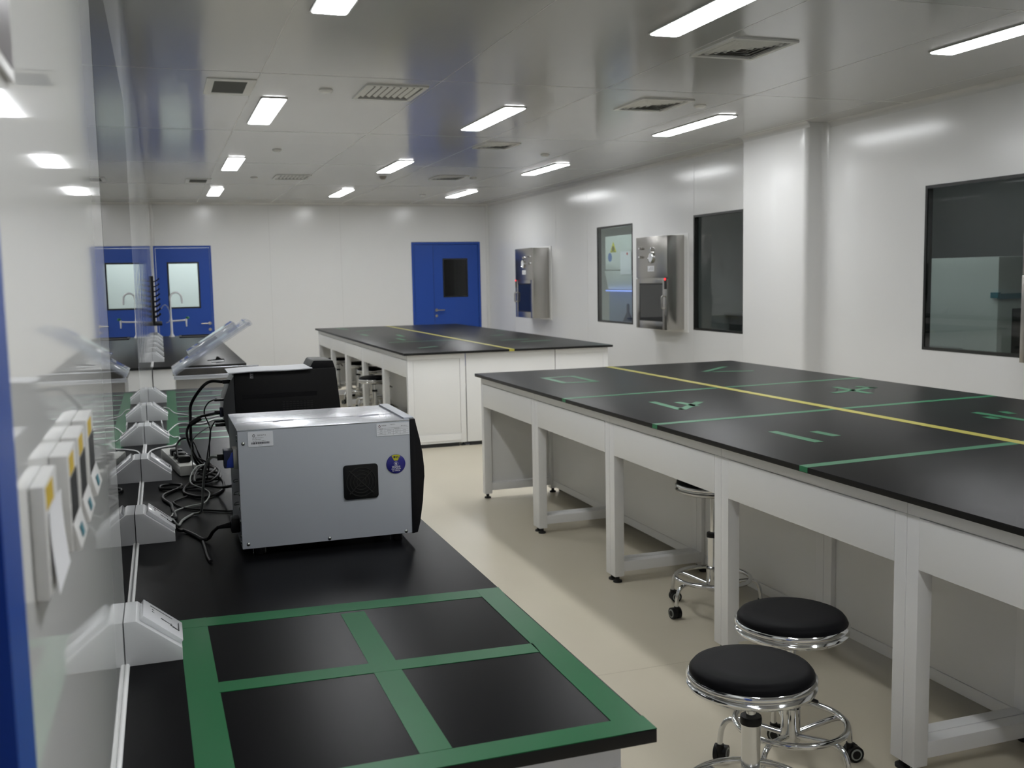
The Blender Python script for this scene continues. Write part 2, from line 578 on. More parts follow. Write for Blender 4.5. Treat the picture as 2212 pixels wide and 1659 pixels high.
# rooms beyond the two far doors (left one lit)
b = MB()
b.box(-0.9, YB + 2.4, 0, 2.4, YB + 2.5, 2.7).box(-1.0, YB + 0.1, 0, -0.9, YB + 2.5, 2.7).box(2.4, YB + 0.1, 0, 2.5, YB + 2.5, 2.7).box(-1.0, YB + 0.1, 2.7, 2.5, YB + 2.5, 2.75)
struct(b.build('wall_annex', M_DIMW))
bx_l = MB().box(0.0, YB + 0.8, 2.66, 1.2, YB + 1.8, 2.69)
tag(bx_l.build('ceiling_light', M_LAMP2), 'lit ceiling panel in the corridor behind the left blue door glass', 'lamp')
b = MB()
b.box(3.2, YB + 1.9, 0, 6.0, YB + 2.0, 2.7).box(3.1, YB + 0.1, 0, 3.2, YB + 2.0, 2.7).box(6.0, YB + 0.1, 0, 6.1, YB + 2.0, 2.7).box(3.1, YB + 0.1, 2.7, 6.1, YB + 2.0, 2.75)
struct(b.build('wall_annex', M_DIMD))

# right wall: sheets around three window openings
WN = [(10.955, 11.985), (8.45, 9.51), (5.12, 6.105)]       # y ranges, z from 0.905 to 2.095
WZ0, WZ1 = 0.905, 2.095
b = MB()
T = 0.05
b.box(RX, YF - 0.1, 0, RX + T, YB + 0.1, WZ0)
b.box(RX, YF - 0.1, WZ1, RX + T, YB + 0.1, H)
ys = [YF - 0.1] + [v for w_ in sorted(WN) for v in w_] + [YB + 0.1]
for i in range(0, len(ys), 2):
    b.box(RX, ys[i], WZ0, RX + T, ys[i + 1], WZ1)
struct(b.build('wall_right', M_WALL))
# column casing with rounded edges
b = MB()
cx0 = 5.108
cr = 0.045
out = [(RX + 0.001, 7.285 - 0.06)]
for i in range(7):      # inner cove at the near side
    a = R(90 * i / 6)
    out.append((RX - 0.06 + 0.06 * math.cos(a), 7.225 + 0.06 * math.sin(a)))
for i in range(7):      # outer round
    a = R(90 * i / 6)
    out.append((cx0 + cr - cr * math.sin(a), 7.285 + cr - cr * math.cos(a)))
for i in range(7):
    a = R(90 * i / 6)
    out.append((cx0 + 0.012 - 0.012 * math.cos(a), 8.24 - 0.012 + 0.012 * math.sin(a)))
out.append((RX + 0.001, 8.24))
b.prism(out, 2, 0, H)
struct(b.build('wall_column', M_WALL))

# windows of the right wall
for k, (y0, y1) in enumerate(WN):
    b = MB()
    for a, c in (((y0, WZ0), (y1, WZ0 + 0.022)), ((y0, WZ1 - 0.022), (y1, WZ1)), ((y0, WZ0 + 0.022), (y0 + 0.022, WZ1 - 0.022)), ((y1 - 0.022, WZ0 + 0.022), (y1, WZ1 - 0.022))):
        b.box(RX - 0.002, a[0], a[1], RX + T, c[0], c[1])
    wn = struct(b.build('window_%d' % (k + 1), M_GFRAME))
    pane = MB()
    e = 0.036 if k == 1 else 0.0        # tilt added to steer the blue door's reflection off this pane
    pane.prism([(RX + 0.003, y0 + 0.022), (RX + 0.003 + e, y1 - 0.022), (RX + 0.009 + e, y1 - 0.022), (RX + 0.009, y0 + 0.022)], 2, WZ0 + 0.022, WZ1 - 0.022)
    pane.build('window_glass', M_GLASS, wn)
# rooms beyond the right wall
b = MB()
b.box(8.6, 3.6, 0, 8.7, 17.0, 2.7).box(RX + T, 3.5, 0, 8.7, 3.6, 2.7).box(RX + T, 10.55, 0, 8.6, 10.63, 2.7).box(RX + T, 17.0, 0, 8.7, 17.1, 2.7).box(RX + T, 3.5, 2.7, 8.7, 17.1, 2.75)
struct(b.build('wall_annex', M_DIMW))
tag(MB().box(6.2, 12.0, 2.66, 7.4, 13.2, 2.69).build('ceiling_light', M_LAMP2), 'lit ceiling panel in the bright room behind the narrow lit window', 'lamp')

tag(MB().box(5.65, 6.5, 2.66, 5.95, 7.7, 2.69).build('ceiling_light', mat('dark_room_fill', (0.8, 0.8, 0.8), 0.5, emit=(0.93, 1.0, 1.0), estr=5.5)), 'unseen dim panel added to light the dark room behind the near dark window', 'lamp')  # fill panel added out of view to brighten the cabinet in this room

# corner coves and panel joints
b = MB()
for (x, y, sx, sy) in ((RX, YB, -1, -1), (xw(YB), YB, 1, -1)):
    pts = [(x, y)]
    r_ = 0.05
    for i in range(9):
        a = R(90 * i / 8)
        pts.append((x + sx * r_ * (1 - math.sin(a)), y + sy * r_ * (1 - math.cos(a))))
    b.prism(pts, 2, 0, H)
struct(b.build('trim_1', M_COVE))


def cove_run(name, ax, a0, a1, cpos, sx):
    b = MB()
    r_ = 0.045
    pts = [(cpos, H)]
    for i in range(7):
        a = R(90 * i / 6)
        pts.append((cpos + sx * r_ * (1 - math.sin(a)), H - r_ * (1 - math.cos(a))))
    b.prism(pts, ax, a0, a1)
    return struct(b.build(name, M_COVE))


cove_run('trim_2', 1, YF, 7.23, RX, -1)
cove_run('trim_2', 1, 8.24, YB, RX, -1)
cove_run('trim_3', 0, xw(YB), RX, YB, -1)
cove_run('trim_4', 1, 7.23, 8.24, cx0, -1)
b = MB()
for x in (0.64, 1.74, 2.85, 3.96, 5.03):
    b.box(x - 0.003, YF, H - 0.0008, x + 0.003, YB, H + 0.002)
for y in (-0.75, 1.6, 3.95, 6.28, 8.66, 11.0, 13.35, 15.7):
    b.box(-0.1, y - 0.003, H - 0.0008, RX, y + 0.003, H + 0.002)
struct(b.build('trim_5', M_SEAM))
struct(bx('trim_8', mat('floor_weld', (0.54, 0.49, 0.385), 0.35), (-0.08, 3.3885, -0.001), (RX, 3.3915, 0.0004)))
b = MB()
for x in (1.70, 2.82):
    b.box(x - 0.004, YB - 0.0015, 0, x + 0.004, YB + 0.001, H)
for y in (9.50, 12.3, 13.4, 2.2, 4.4, 15.2):
    if y == 9.50:
        b.box(RX - 0.0015, y - 0.003, WZ1, RX + 0.001, y + 0.003, H)
        b.box(RX - 0.0015, y - 0.003, 0, RX + 0.001, y + 0.003, WZ0)
    else:
        b.box(RX - 0.0015, y - 0.003, 0, RX + 0.001, y + 0.003, H)
struct(b.build('trim_6', M_SEAM))

# ------------------------------------------------------------------ ceiling fittings
def rrect(w_, h_, r_, n=5):
    pts = []
    for cx_, cy_, a0 in ((w_ / 2 - r_, h_ / 2 - r_, 0), (-w_ / 2 + r_, h_ / 2 - r_, 90), (-w_ / 2 + r_, -h_ / 2 + r_, 180), (w_ / 2 - r_, -h_ / 2 + r_, 270)):
        for i in range(n + 1):
            a = R(a0 + 90 * i / n)
            pts.append((cx_ + r_ * math.cos(a), cy_ + r_ * math.sin(a)))
    return pts


lamp = thing('ceiling_light', 'x', 'lamp', (0, 0, H), group='recessed rectangular ceiling lights')
MB().prism(rrect(0.178, 1.16, 0.026), 2, -0.008, -0.0005).build('lamp_frame', M_LAMPF, lamp)
MB().prism(rrect(0.158, 1.14, 0.022), 2, -0.0105, -0.0075).build('diffuser', M_LAMP, lamp)
first = True
LX = (0.805, 2.510, 4.262)
LY = ((14.50, 'farthest'), (11.08, 'second farthest'), (7.66, 'third farthest'), (4.24, 'nearest visible'), (0.80, 'overhead'))
for y, rn in LY:
    for x, cn in zip(LX, ('left', 'middle', 'right')):
        if y < 1 and x == LX[2]:
            continue
        lab = 'bright rectangular ceiling light, %s lamp of the %s column' % (rn, cn)
        if first:
            lamp.location = (x, y, H); lamp['label'] = lab; first = False
        else:
            copy_tree(lamp, lab, (x, y, H))

# supply diffusers with louvres
def vent(x, y, w_, l_, label, slats=True):
    v = thing('air_diffuser', label, 'vent', (x, y, H), group='louvred ceiling air diffusers')
    b = MB()
    t = 0.03
    b.box(-w_ / 2, -l_ / 2, -0.010, w_ / 2, -l_ / 2 + t, 0).box(-w_ / 2, l_ / 2 - t, -0.010, w_ / 2, l_ / 2, 0)
    b.box(-w_ / 2, -l_ / 2 + t, -0.010, -w_ / 2 + t, l_ / 2 - t, 0).box(w_ / 2 - t, -l_ / 2 + t, -0.010, w_ / 2, l_ / 2 - t, 0)
    b.build('frame', M_VENT, v)
    bx('backing', M_VENTD, (-w_ / 2 + t, -l_ / 2 + t, -0.0015), (w_ / 2 - t, l_ / 2 - t, -0.0005), v)
    b = MB()
    if slats:
        n = 8
        pitch = (w_ - 2 * t) / n
        for i in range(n):
            xa = -w_ / 2 + t + pitch * i
            b.prism([(xa, -0.002), (xa + 0.003, -0.002), (xa + pitch * 0.50, -0.014), (xa + pitch * 0.42, -0.014)], 1, -l_ / 2 + t, l_ / 2 - t - 0.09)
    for i in range(1, 5):
        if slats:
            break
        k = i / 5.0
        hw, hl = (w_ / 2 - t) * (1 - k) + 0.012, (l_ / 2 - t) * (1 - k) + 0.012
        z0, z1 = -0.011, -0.002
        q = 0.021
        b.prism([(-hl, z1), (-hl + q * 1.4, z0), (-hl + q * 1.4 + 0.002, z0), (-hl + 0.002, z1)], 0, -hw, hw)
        b.prism([(hl, z1), (hl - q * 1.4, z0), (hl - q * 1.4 - 0.002, z0), (hl - 0.002, z1)], 0, -hw, hw)
        b.prism([(-hw, z1), (-hw + q, z0), (-hw + q + 0.002, z0), (-hw + 0.002, z1)], 1, -hl, hl)
        b.prism([(hw, z1), (hw - q, z0), (hw - q - 0.002, z0), (hw - 0.002, z1)], 1, -hl, hl)
    b.build('louvres', M_VENT, v)
    return v


vent(1.505, 6.72, 0.40, 0.52, 'louvred ceiling vent in the left bay, nearer one beside the square lamp row')
vent(1.56, 12.35, 0.40, 0.52, 'louvred ceiling vent in the left bay, far one near the blue door wall')
vent(3.09, 4.99, 0.40, 0.46, 'large louvred ceiling vent nearest the camera, between middle and right lamps', False)
vent(3.45, 6.77, 0.40, 0.50, 'second louvred ceiling vent on the right, before the white wall column', False)
vent(3.05, 9.17, 0.34, 0.42, 'louvred ceiling vent beside the blue door reflection, middle of the right bay', False)
vent(3.42, 12.15, 0.38, 0.50, 'farthest louvred ceiling vent on the right, near the far lamp row', False)
for (x, y, lab) in ((0.49, 6.76, 'square ceiling return vent with fine grey mesh, nearer of the two'), (0.53, 12.95, 'square ceiling return vent with fine grey mesh, far one')):
    v = thing('return_vent', lab, 'vent', (x, y, H), group='return vents with grey mesh')
    b = MB()
    b.box(-0.145, -0.27, -0.006, 0.145, -0.20, 0).box(-0.145, 0.20, -0.006, 0.145, 0.27, 0).box(-0.145, -0.20, -0.006, -0.098, 0.20, 0).box(0.098, -0.20, -0.006, 0.145, 0.20, 0)
    b.build('frame', M_VENT, v)
    b = MB()
    b.box(-0.098, -0.20, -0.002, 0.098, 0.20, -0.001)
    for i in range(20):
        yy = -0.19 + 0.02 * i
        b.box(-0.098, yy - 0.002, -0.004, 0.098, yy + 0.002, -0.002)
    b.build('mesh', M_VENTD, v)
DET = [(1.09, 6.73, 0.045, 'nearest small round ceiling disc, left of the louvred vent'), (1.12, 9.83, 0.042, 'second small round ceiling disc in the left bay'),
       (1.14, 12.46, 0.042, 'small round ceiling disc beside the far left vents'), (3.815, 6.74, 0.045, 'small round ceiling disc by the second right vent'),
       (3.76, 9.76, 0.045, 'small round ceiling disc above the third right lamp'), (3.73, 12.15, 0.045, 'small round ceiling disc beside the farthest right vent'),
       (3.74, 14.72, 0.045, 'small round ceiling disc in front of the far wall')]
for x, y, r_, lab in DET:
    o = MB().lathe([(0, -0.016), (r_ * 0.7, -0.016), (r_, -0.006), (r_, 0)], n=28).build('ceiling_disc', M_VENT, None, (x, y, H))
    tag(o, lab, 'sensor', 'small round ceiling discs')
v = thing('smoke_detector', 'round grey-brown smoke detector hanging from the far ceiling', 'smoke detector', (2.577, 12.0, H))
MB().lathe([(0, -0.012), (0.05, -0.012), (0.055, 0)], n=28).build('base', M_VENT, v)
MB().lathe([(0, -0.05), (0.022, -0.05), (0.036, -0.035), (0.045, -0.012)], n=28).build('sensor_head', mat('detector_beige', (0.30, 0.27, 0.23), 0.5), v)

# ------------------------------------------------------------------ worktops with tape
def worktop(name, label, poly):
    b = MB()
    b.prism(poly, 2, TOP - 0.020, TOP, bev=0.0012)
    o = b.build(name, M_TOP)
    o.data.materials.append(M_EDGE)
    for p in o.data.polygons:
        if abs(p.normal.z) < 0.5:
            p.material_index = 1
    return tag(o, label, 'worktop')


def strip(parent, name, m, p0, p1, w_, z=TOP, lift=0.0004, ext=0.0):
    p0, p1 = Vector((p0[0], p0[1])), Vector((p1[0], p1[1]))
    d = (p1 - p0).normalized()
    n = Vector((-d.y, d.x)) * w_ / 2
    p0 = p0 - d * ext
    p1 = p1 + d * ext
    b = MB()
    b.prism([tuple(p0 + n), tuple(p1 + n), tuple(p1 - n), tuple(p0 - n)], 2, z - 0.0001, z + lift)
    return b.build(name, m, parent)


XR = 0.640
BY0, BY1 = 1.252, 6.52
wt1 = worktop('worktop', 'long black worktop along the left wall with a green tape grid at its near end',
              [(xw(BY0) + 0.002, BY0), (XR, BY0), (XR, BY1), (xw(BY1) + 0.002, BY1)])
GT = 'green_tape'
strip(wt1, GT, M_GREEN, (0.041, 1.25), (0.031, 2.005), 0.050, lift=0.0005)
strip(wt1, GT, M_GREEN, (0.010, 1.980), (XR - 0.001, 1.945), 0.050, lift=0.0007)
strip(wt1, GT, M_GREEN, (0.613, 1.252), (0.613, 1.965), 0.047, lift=0.0009)
strip(wt1, GT, M_GREEN, (0.062, 1.275), (XR, 1.275), 0.046, lift=0.0011)
strip(wt1, GT, M_GREEN, (0.060, 1.640), (0.592, 1.615), 0.043, lift=0.0009)
strip(wt1, GT, M_GREEN, (0.328, 1.300), (0.326, 1.925), 0.046, lift=0.0007)
strip(wt1, GT, M_GREEN, (0.030, 4.25), (0.046, 6.44), 0.050, lift=0.0006)
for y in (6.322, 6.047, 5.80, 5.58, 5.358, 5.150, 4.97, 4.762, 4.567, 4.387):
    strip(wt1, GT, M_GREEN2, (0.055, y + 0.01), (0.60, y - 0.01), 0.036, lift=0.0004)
# white sealant bead between wall and worktop
b = MB()
pts = [(xw(y) + 0.0035, y, TOP + 0.0015) for y in (1.26, 2.5, 4.0, 6.51)]
b.tube(pts, 0.0040, k=8)
struct(b.build('trim_7', M_CAULK))

FB0, FB1 = 8.345, 13.20
wt2 = worktop('worktop', 'far black sink worktop along the left wall in front of the left blue door',
              [(xw(FB0) + 0.002, FB0), (XR, FB0), (XR, FB1), (xw(FB1) + 0.002, FB1)])
b = MB()
b.tube([(xw(y) + 0.004, y, TOP + 0.002) for y in (8.36, 10, 13.1)], 0.0055, k=8)
struct(b.build('trim_7', M_CAULK))

CX0, CX1, CY0, CY1 = 1.996, 3.975, 1.26, 6.565
wt3 = worktop('worktop', 'near black island worktop with yellow centre tape and green cross tapes', [(CX0, CY0), (CX1, CY0), (CX1, CY1), (CX0, CY1)])
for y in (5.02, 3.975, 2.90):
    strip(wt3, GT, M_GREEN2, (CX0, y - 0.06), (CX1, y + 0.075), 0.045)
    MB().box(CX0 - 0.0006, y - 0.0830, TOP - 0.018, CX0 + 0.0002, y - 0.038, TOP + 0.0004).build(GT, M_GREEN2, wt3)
strip(wt3, 'yellow_tape', M_YELL, (2.985, CY0), (2.985, CY1), 0.050, lift=0.0008)
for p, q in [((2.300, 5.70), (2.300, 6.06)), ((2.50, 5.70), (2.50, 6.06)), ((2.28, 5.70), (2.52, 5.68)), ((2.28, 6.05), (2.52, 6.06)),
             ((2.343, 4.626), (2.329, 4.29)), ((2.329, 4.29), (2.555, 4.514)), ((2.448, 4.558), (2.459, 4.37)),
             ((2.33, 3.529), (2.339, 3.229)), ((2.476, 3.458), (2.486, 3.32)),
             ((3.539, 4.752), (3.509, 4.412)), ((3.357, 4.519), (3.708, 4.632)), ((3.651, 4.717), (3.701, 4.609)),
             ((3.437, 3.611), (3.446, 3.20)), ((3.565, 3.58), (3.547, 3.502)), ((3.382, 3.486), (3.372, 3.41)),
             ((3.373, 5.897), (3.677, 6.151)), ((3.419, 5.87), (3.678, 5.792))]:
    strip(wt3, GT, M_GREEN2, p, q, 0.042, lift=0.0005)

FX0, FX1, FY0, FY1 = 1.990, 3.975, 8.636, 13.92
wt4 = worktop('worktop', 'far black island worktop in front of the right blue door', [(FX0, FY0), (FX1, FY0), (FX1, FY1), (FX0, FY1)])
strip(wt4, 'yellow_tape', M_YELL, (2.98, FY0), (2.98, FY1), 0.048, lift=0.0006)
MB().box(2.956, FY0 - 0.0008, TOP - 0.019, 3.004, FY0 + 0.0002, TOP + 0.0006).build('yellow_tape', M_YELL, wt4)
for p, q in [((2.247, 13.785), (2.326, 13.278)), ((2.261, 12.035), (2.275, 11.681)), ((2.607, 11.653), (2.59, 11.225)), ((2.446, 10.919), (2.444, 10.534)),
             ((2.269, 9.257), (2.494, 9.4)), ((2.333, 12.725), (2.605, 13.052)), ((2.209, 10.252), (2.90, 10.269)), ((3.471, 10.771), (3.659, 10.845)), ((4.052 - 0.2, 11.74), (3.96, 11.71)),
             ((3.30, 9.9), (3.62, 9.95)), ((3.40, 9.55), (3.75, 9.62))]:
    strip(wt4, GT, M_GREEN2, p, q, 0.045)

# ------------------------------------------------------------------ bench frames
def bench_frame(label, L, D, loc, flip=1, end_lo=False, end_hi=False, group=None, cat='bench', back=True):
    """front face at local x=0, depth towards +x (flip -1 mirrors it); runs 0..L along y"""
    t = thing('bench_unit', label, cat, loc, 0.0, group)

    def bxx(name, m, x0, y0, z0, x1, y1, z1, bev=0.0, parent=t):
        a, c = sorted((x0 * flip, x1 * flip))
        return MB().box(a, y0, z0, c, y1, z1, bev=bev).build(name, m, parent)
    g = 0.0012
    for y0 in (g, L - 0.05 - g):
        bxx('leg', M_STEEL_W, 0, y0, 0.032, 0.05, y0 + 0.05, 0.786, 0.0015)
        bxx('leg', M_STEEL_W, D - 0.05, y0, 0.032, D, y0 + 0.05, 0.786, 0.0015)
        bxx('foot_rail', M_STEEL_W, 0.05, y0 + 0.001, 0.055, D - 0.05, y0 + 0.049, 0.105, 0.0015)
        for xx in (0.025, D - 0.025):
            MB().lathe([(0, 0), (0.022, 0), (0.022, 0.008), (0.010, 0.014), (0.010, 0.0325), (0, 0.0325)], (xx * flip, y0 + 0.025, 0), n=16).build('levelling_foot', M_RUBBER, t)
    b = MB()
    for (x0, y0, x1, y1) in ((0.001, g, 0.05, L - g), (D - 0.05, g, D - 0.001, L - g), (0.05, g, D - 0.05, 0.05), (0.05, L - 0.05, D - 0.05, L - g)):
        a, c = sorted((x0 * flip, x1 * flip))
        b.box(a, y0, 0.7865, c, y1, TOP - 0.0205)
    b.build('top_frame', M_STEEL_W, t)
    bxx('apron', M_PANEL_W, -0.001, 0.0525, 0.632, 0.018, L - 0.0525, 0.784, 0.001)
    if back:
        bxx('back_panel', M_PANEL_W, D - 0.03, 0.0525, 0.09, D - 0.012, L - 0.0525, 0.786, 0.001)
        bxx('skirting_rail', M_STEEL_W, D - 0.032, 0.0525, 0.045, D - 0.008, L - 0.0525, 0.088, 0.001)
    if end_lo:
        bxx('end_panel', M_PANEL_W, 0.052, 0.004, 0.108, D - 0.052, 0.020, 0.785, 0.001)
    if end_hi:
        bxx('end_panel', M_PANEL_W, 0.052, L - 0.020, 0.108, D - 0.052, L - 0.004, 0.785, 0.001)
    return t


ORD = ['nearest', 'second', 'third', 'fourth', 'farthest']
DD = 0.525
ny = [1.34, 2.38, 3.42, 4.46, 5.50]
for i, y in enumerate(ny):
    bench_frame('white steel bench unit of the near island on the aisle side, %s from the camera' % ORD[i], 1.04, DD, (2.03, y, 0), 1, i == 0, i == 4, 'bench units of the near island')
bench_frame('white steel bench unit of the near island, far end on the window side', 1.04, DD, (CX1 - 0.034, 5.50, 0), -1, False, True, 'bench units of the near island')
bench_frame('white steel bench unit of the near island, near end on the window side', 1.04, DD, (CX1 - 0.034, 1.34, 0), -1, True, False, 'bench units of the near island')
fy = [8.675 + 1.04 * i for i in range(5)]
far_units = []
for i, y in enumerate(fy):
    far_units.append(bench_frame('white steel bench unit of the far island on the aisle side, %s from the camera' % ORD[i], 1.04, DD, (2.027, y, 0), 1, i == 0, i == 4, 'bench units of the far island'))
window_unit = bench_frame('white steel bench unit of the far island, near end on the window side', 1.04, DD, (FX1 - 0.034, fy[0], 0), -1, True, False, 'bench units of the far island')
bench_frame('white steel bench unit of the far island, far end on the window side', 1.04, DD, (FX1 - 0.034, fy[4], 0), -1, False, True, 'bench units of the far island')
# sheets that close the middle of each island
for (x0, x1, y, lab) in ((2.560, 3.408, fy[0] + 0.001, 'white divider board in the middle of the far island near end'),
                         (2.563, 3.408, 6.54 - 0.022, 'white divider board in the middle of the near island far end'),
                         (2.563, 3.408, 1.342, 'white divider board in the middle of the near island near end'),
                         (2.560, 3.408, fy[4] + 1.04 - 0.022, 'white divider board in the middle of the far island far end')):
    o = MB().box(x0, y, 0.034, x1, y + 0.02, TOP - 0.0205, bev=0.001).build('bench_divider', M_PANEL_W)
    o2 = MB().box(x0 + 0.02, y + 0.002, 0.0, x1 - 0.02, y + 0.018, 0.034).build('plinth', M_RUBBER, o)
    tag(o, lab, 'board')
# low filler sheets under the end rails of the far island
for (x0, x1, unit) in ((2.079, 2.502, far_units[0]), (3.466, 3.889, window_unit)):
    o = MB().box(x0, fy[0] + 0.003, 0.034, x1, fy[0] + 0.0185, 0.0545).box(x0, fy[0] - 0.0025, 0.0545, x1, fy[0] - 0.0005, 0.115).build('kick_board', M_PANEL_W)
    o.parent = unit
    o.location = -unit.location
    MB().box(x0 + 0.02, fy[0] + 0.005, 0.0, x1 - 0.02, fy[0] + 0.016, 0.034).build('plinth', M_RUBBER, o)

# left wall bench frames
LBD = 0.665
for i in range(5):
    bench_frame('white steel bench unit under the left wall worktop, %s from the camera' % ORD[i], 1.04, LBD, (0.600, 1.285 + 1.04 * i, 0), -1, i == 0, i == 4, 'bench units under the left worktop')
for i in range(4):
    bench_frame('white steel bench unit under the far sink worktop, %s from the camera' % ['nearest', 'second', 'third', 'farthest'][i], 1.19, 0.63, (0.600, 8.40 + 1.19 * i, 0), -1, False, i == 3, 'bench units under the sink worktop')
b = MB()
b.box(xw(8.38) + 0.004, 8.362, 0.03, 0.625, 8.382, TOP - 0.0205, bev=0.001)
o = b.build('bench_divider', M_PANEL_W)
bx('plinth', M_RUBBER, (-0.04, 8.366, 0), (0.6, 8.378, 0.03), o)
tag(o, 'white side panel closing the near end of the far sink bench', 'board')

# ------------------------------------------------------------------ bench sockets on the left wall
def socket_proto():
    t = thing('bench_socket', 'x', 'socket', (0, 0, TOP), group='sloped white bench sockets along the left wall')
    b = MB()
    b.prism([(0, 0), (0.092, 0), (0.092, 0.021), (0.020, 0.077), (0, 0.077)], 1, 0, 0.118, bev=0.0012)
    b.build('housing', M_SOCK, t)
    # raised sloping cover plate
    d = Vector((0.072, -0.056)).normalized()
    n = Vector((-d.y, d.x)) * -1
    n = Vector((0.056, 0.072)).normalized()
    p0 = Vector((0.020, 0.077)) + d * 0.006
    p1 = Vector((0.092, 0.021)) - d * 0.003
    b = MB()
    poly = [tuple(p0), tuple(p1), tuple(p1 + n * 0.008), tuple(p0 + n * 0.010)]
    b.prism(poly, 1, 0.016, 0.112, bev=0.0015)
    pl = b.build('cover_plate', M_SOCKP, t)
    # engraved lines and pin slots
    mid = (p0 + p1) / 2
    b = MB()

    def mark(u0, u1, y0, y1):
        q0 = p0 + d * u0 + n * 0.0102
        q1 = p0 + d * u1 + n * 0.0090
        b.prism([tuple(q0 - n * 0.002), tuple(q1 - n * 0.002), tuple(q1 + n * 0.0003), tuple(q0 + n * 0.0003)], 1, y0, y1)
    mark(0.014, 0.060, 0.094, 0.096)
    mark(0.018, 0.024, 0.080, 0.082)
    mark(0.018, 0.024, 0.068, 0.070)
    mark(0.036, 0.056, 0.058, 0.0595)
    mark(0.056, 0.060, 0.052, 0.0595)
    mark(0.060, 0.072, 0.050, 0.0515)
    mark(0.072, 0.074, 0.050, 0.088)
    b.build('slots', M_INKG, pl)
    return t


SK = [1.79, 2.645, 3.49, 4.305, 5.05, 5.82]
sk = socket_proto()
nm6 = ['nearest', 'second', 'third', 'fourth', 'fifth', 'sixth']
for i, y in enumerate(SK):
    lab = 'white wedge-shaped power socket on the near left worktop, %s from the camera' % nm6[i]
    loc = (xw(y) + 0.001, y, TOP)
    if i == 0:
        sk.location = loc; sk['label'] = lab
    else:
        copy_tree(sk, lab, loc)
for i, y in enumerate((8.88, 9.58, 10.32, 11.08, 11.78, 12.5)):
    copy_tree(sk, 'white wedge-shaped power socket on the far sink worktop, %s from the camera' % nm6[i], (xw(y) + 0.001, y, TOP))

# ------------------------------------------------------------------ wall controllers near the camera
def controller(y0, y1, th, label, kind):
    t = thing('wall_controller', label, 'wall controller', (xw((y0 + y1) / 2), y0, 1.287), group='white wall controllers beside the blue door frame')
    L = y1 - y0
    MB().box(0.0003, 0, 0, th, L, 0.0765, bev=0.0015).build('housing', M_PLATE, t)
    MB().box(th - 0.0002, L * 0.10, 0.0585, th + 0.0004, L * 0.62, 0.0735).build('sticker', M_STY2, t)
    if kind == 'screen':
        MB().box(th - 0.0002, L * 0.10, 0.021, th + 0.0004, L * 0.90, 0.057).build('display', M_BLACKP, t)
        f = MB()
        f.prism([(th, 0.020), (th + 0.001, 0.022), (th + 0.006, 0.001), (th, -0.001)], 1, L * 0.04, L * 0.96, bev=0.0004)
        fl = f.build('flap', M_PLATE, t)
        f = MB()
        f.prism([(th + 0.0035, 0.014), (th + 0.0039, 0.014), (th + 0.0058, 0.0055), (th + 0.0054, 0.0055)], 1, L * 0.35, L * 0.60)
        f.build('mark', M_TEAL, fl)
    else:
        f = MB()
        n = 10
        top = [(th + 0.0006 + 0.0035 * (i / n) ** 2, 0.056 - 0.056 * i / n) for i in range(n + 1)]
        bot = [(x + 0.0004, z) for x, z in reversed(top)]
        f.prism(top + bot, 1, L * 0.15, L * 1.15)
        f.build('paper_note', M_WHITEP, t)
    return t


controller(0.720, 0.806, 0.0095, 'white wall controller with a paper note hanging on it, nearest the blue frame', 'note')
controller(0.846, 0.924, 0.014, 'white wall controller with dark display, second from the blue frame', 'screen')
controller(0.946, 1.028, 0.014, 'white wall controller with dark display, third from the blue frame', 'screen')
controller(1.062, 1.152, 0.014, 'white wall controller with dark display, farthest from the blue frame', 'screen')
t = thing('wall_panel_display', 'dark reddish wall panel with pale rounded frame at the top left corner', 'wall panel', (xw(0.7), 0.665, 1.628))
MB().box(0.0003, 0, 0, 0.004, 0.100, 0.20, bev=0.0015).build('frame', M_PLATE, t)
MB().box(0.0038, 0.006, 0.008, 0.0046, 0.092, 0.192).build('panel', mat('dark_mauve', (0.06, 0.045, 0.05), 0.3), t)

# ------------------------------------------------------------------ grey instrument on the left worktop
ix0, ix1, iy0, iy1, iz0, iz1 = 0.157, 0.565, 2.41, 2.722, 0.872, 1.152
t = thing('grey_instrument', 'grey sheet metal instrument with black curved front and side fan grille', 'instrument', ((ix0 + ix1) / 2, (iy0 + iy1) / 2, TOP))
ox, oy, oz = t.location


def ip(x, y, z):
    return (x - ox, y - oy, z - oz)


b = MB()
b.use(M_GREYB).box(*ip(ix0, iy0, iz0), *ip(ix1, iy1, iz1 - 0.0012), bev=0.0012)
b.build('case', None, t)
b = MB()
b.box(*ip(ix0 - 0.001, iy0 - 0.0012, iz1 - 0.0010), *ip(ix1, iy1 + 0.001, iz1 + 0.0015), bev=0.0012)
lid = b.build('top_cover', M_ALU, t)
b = MB()
for (x0, x1) in ((0.250, 0.300), (0.462, 0.512)):
    b.box(*ip(x0, 2.526, iz1 + 0.001), *ip(x1, 2.531, iz1 + 0.004), bev=0.0006)
    b.box(*ip(x0, 2.518, iz1 + 0.001), *ip(x0 + 0.012, 2.531, iz1 + 0.0035))
b.box(*ip(ix0 + 0.002, 2.531, iz1 + 0.0012), *ip(ix1 - 0.002, 2.533, iz1 + 0.0022))
b.build('cover_tab', M_ALU, lid)
prof = [(0.563, 0.870), (0.577, 0.872), (0.584, 0.898), (0.592, 0.950), (0.596, 1.000), (0.5975, 1.010), (0.5972, 1.035), (0.594, 1.070), (0.588, 1.105), (0.580, 1.140), (0.577, 1.155), (0.564, 1.154)]
b = MB()
b.prism([(x - ox, z - oz) for x, z in prof], 1, iy0 - 0.003 - oy, iy1 + 0.003 - oy, bev=0.0018)
b.build('front_bezel', M_BLACKM, t)
b = MB()
b.box(*ip(0.552, iy0 + 0.01, iz1 + 0.0012), *ip(0.577, iy1 - 0.005, iz1 + 0.0055), bev=0.001)
b.build('bezel_top_strip', M_GREYB, t)
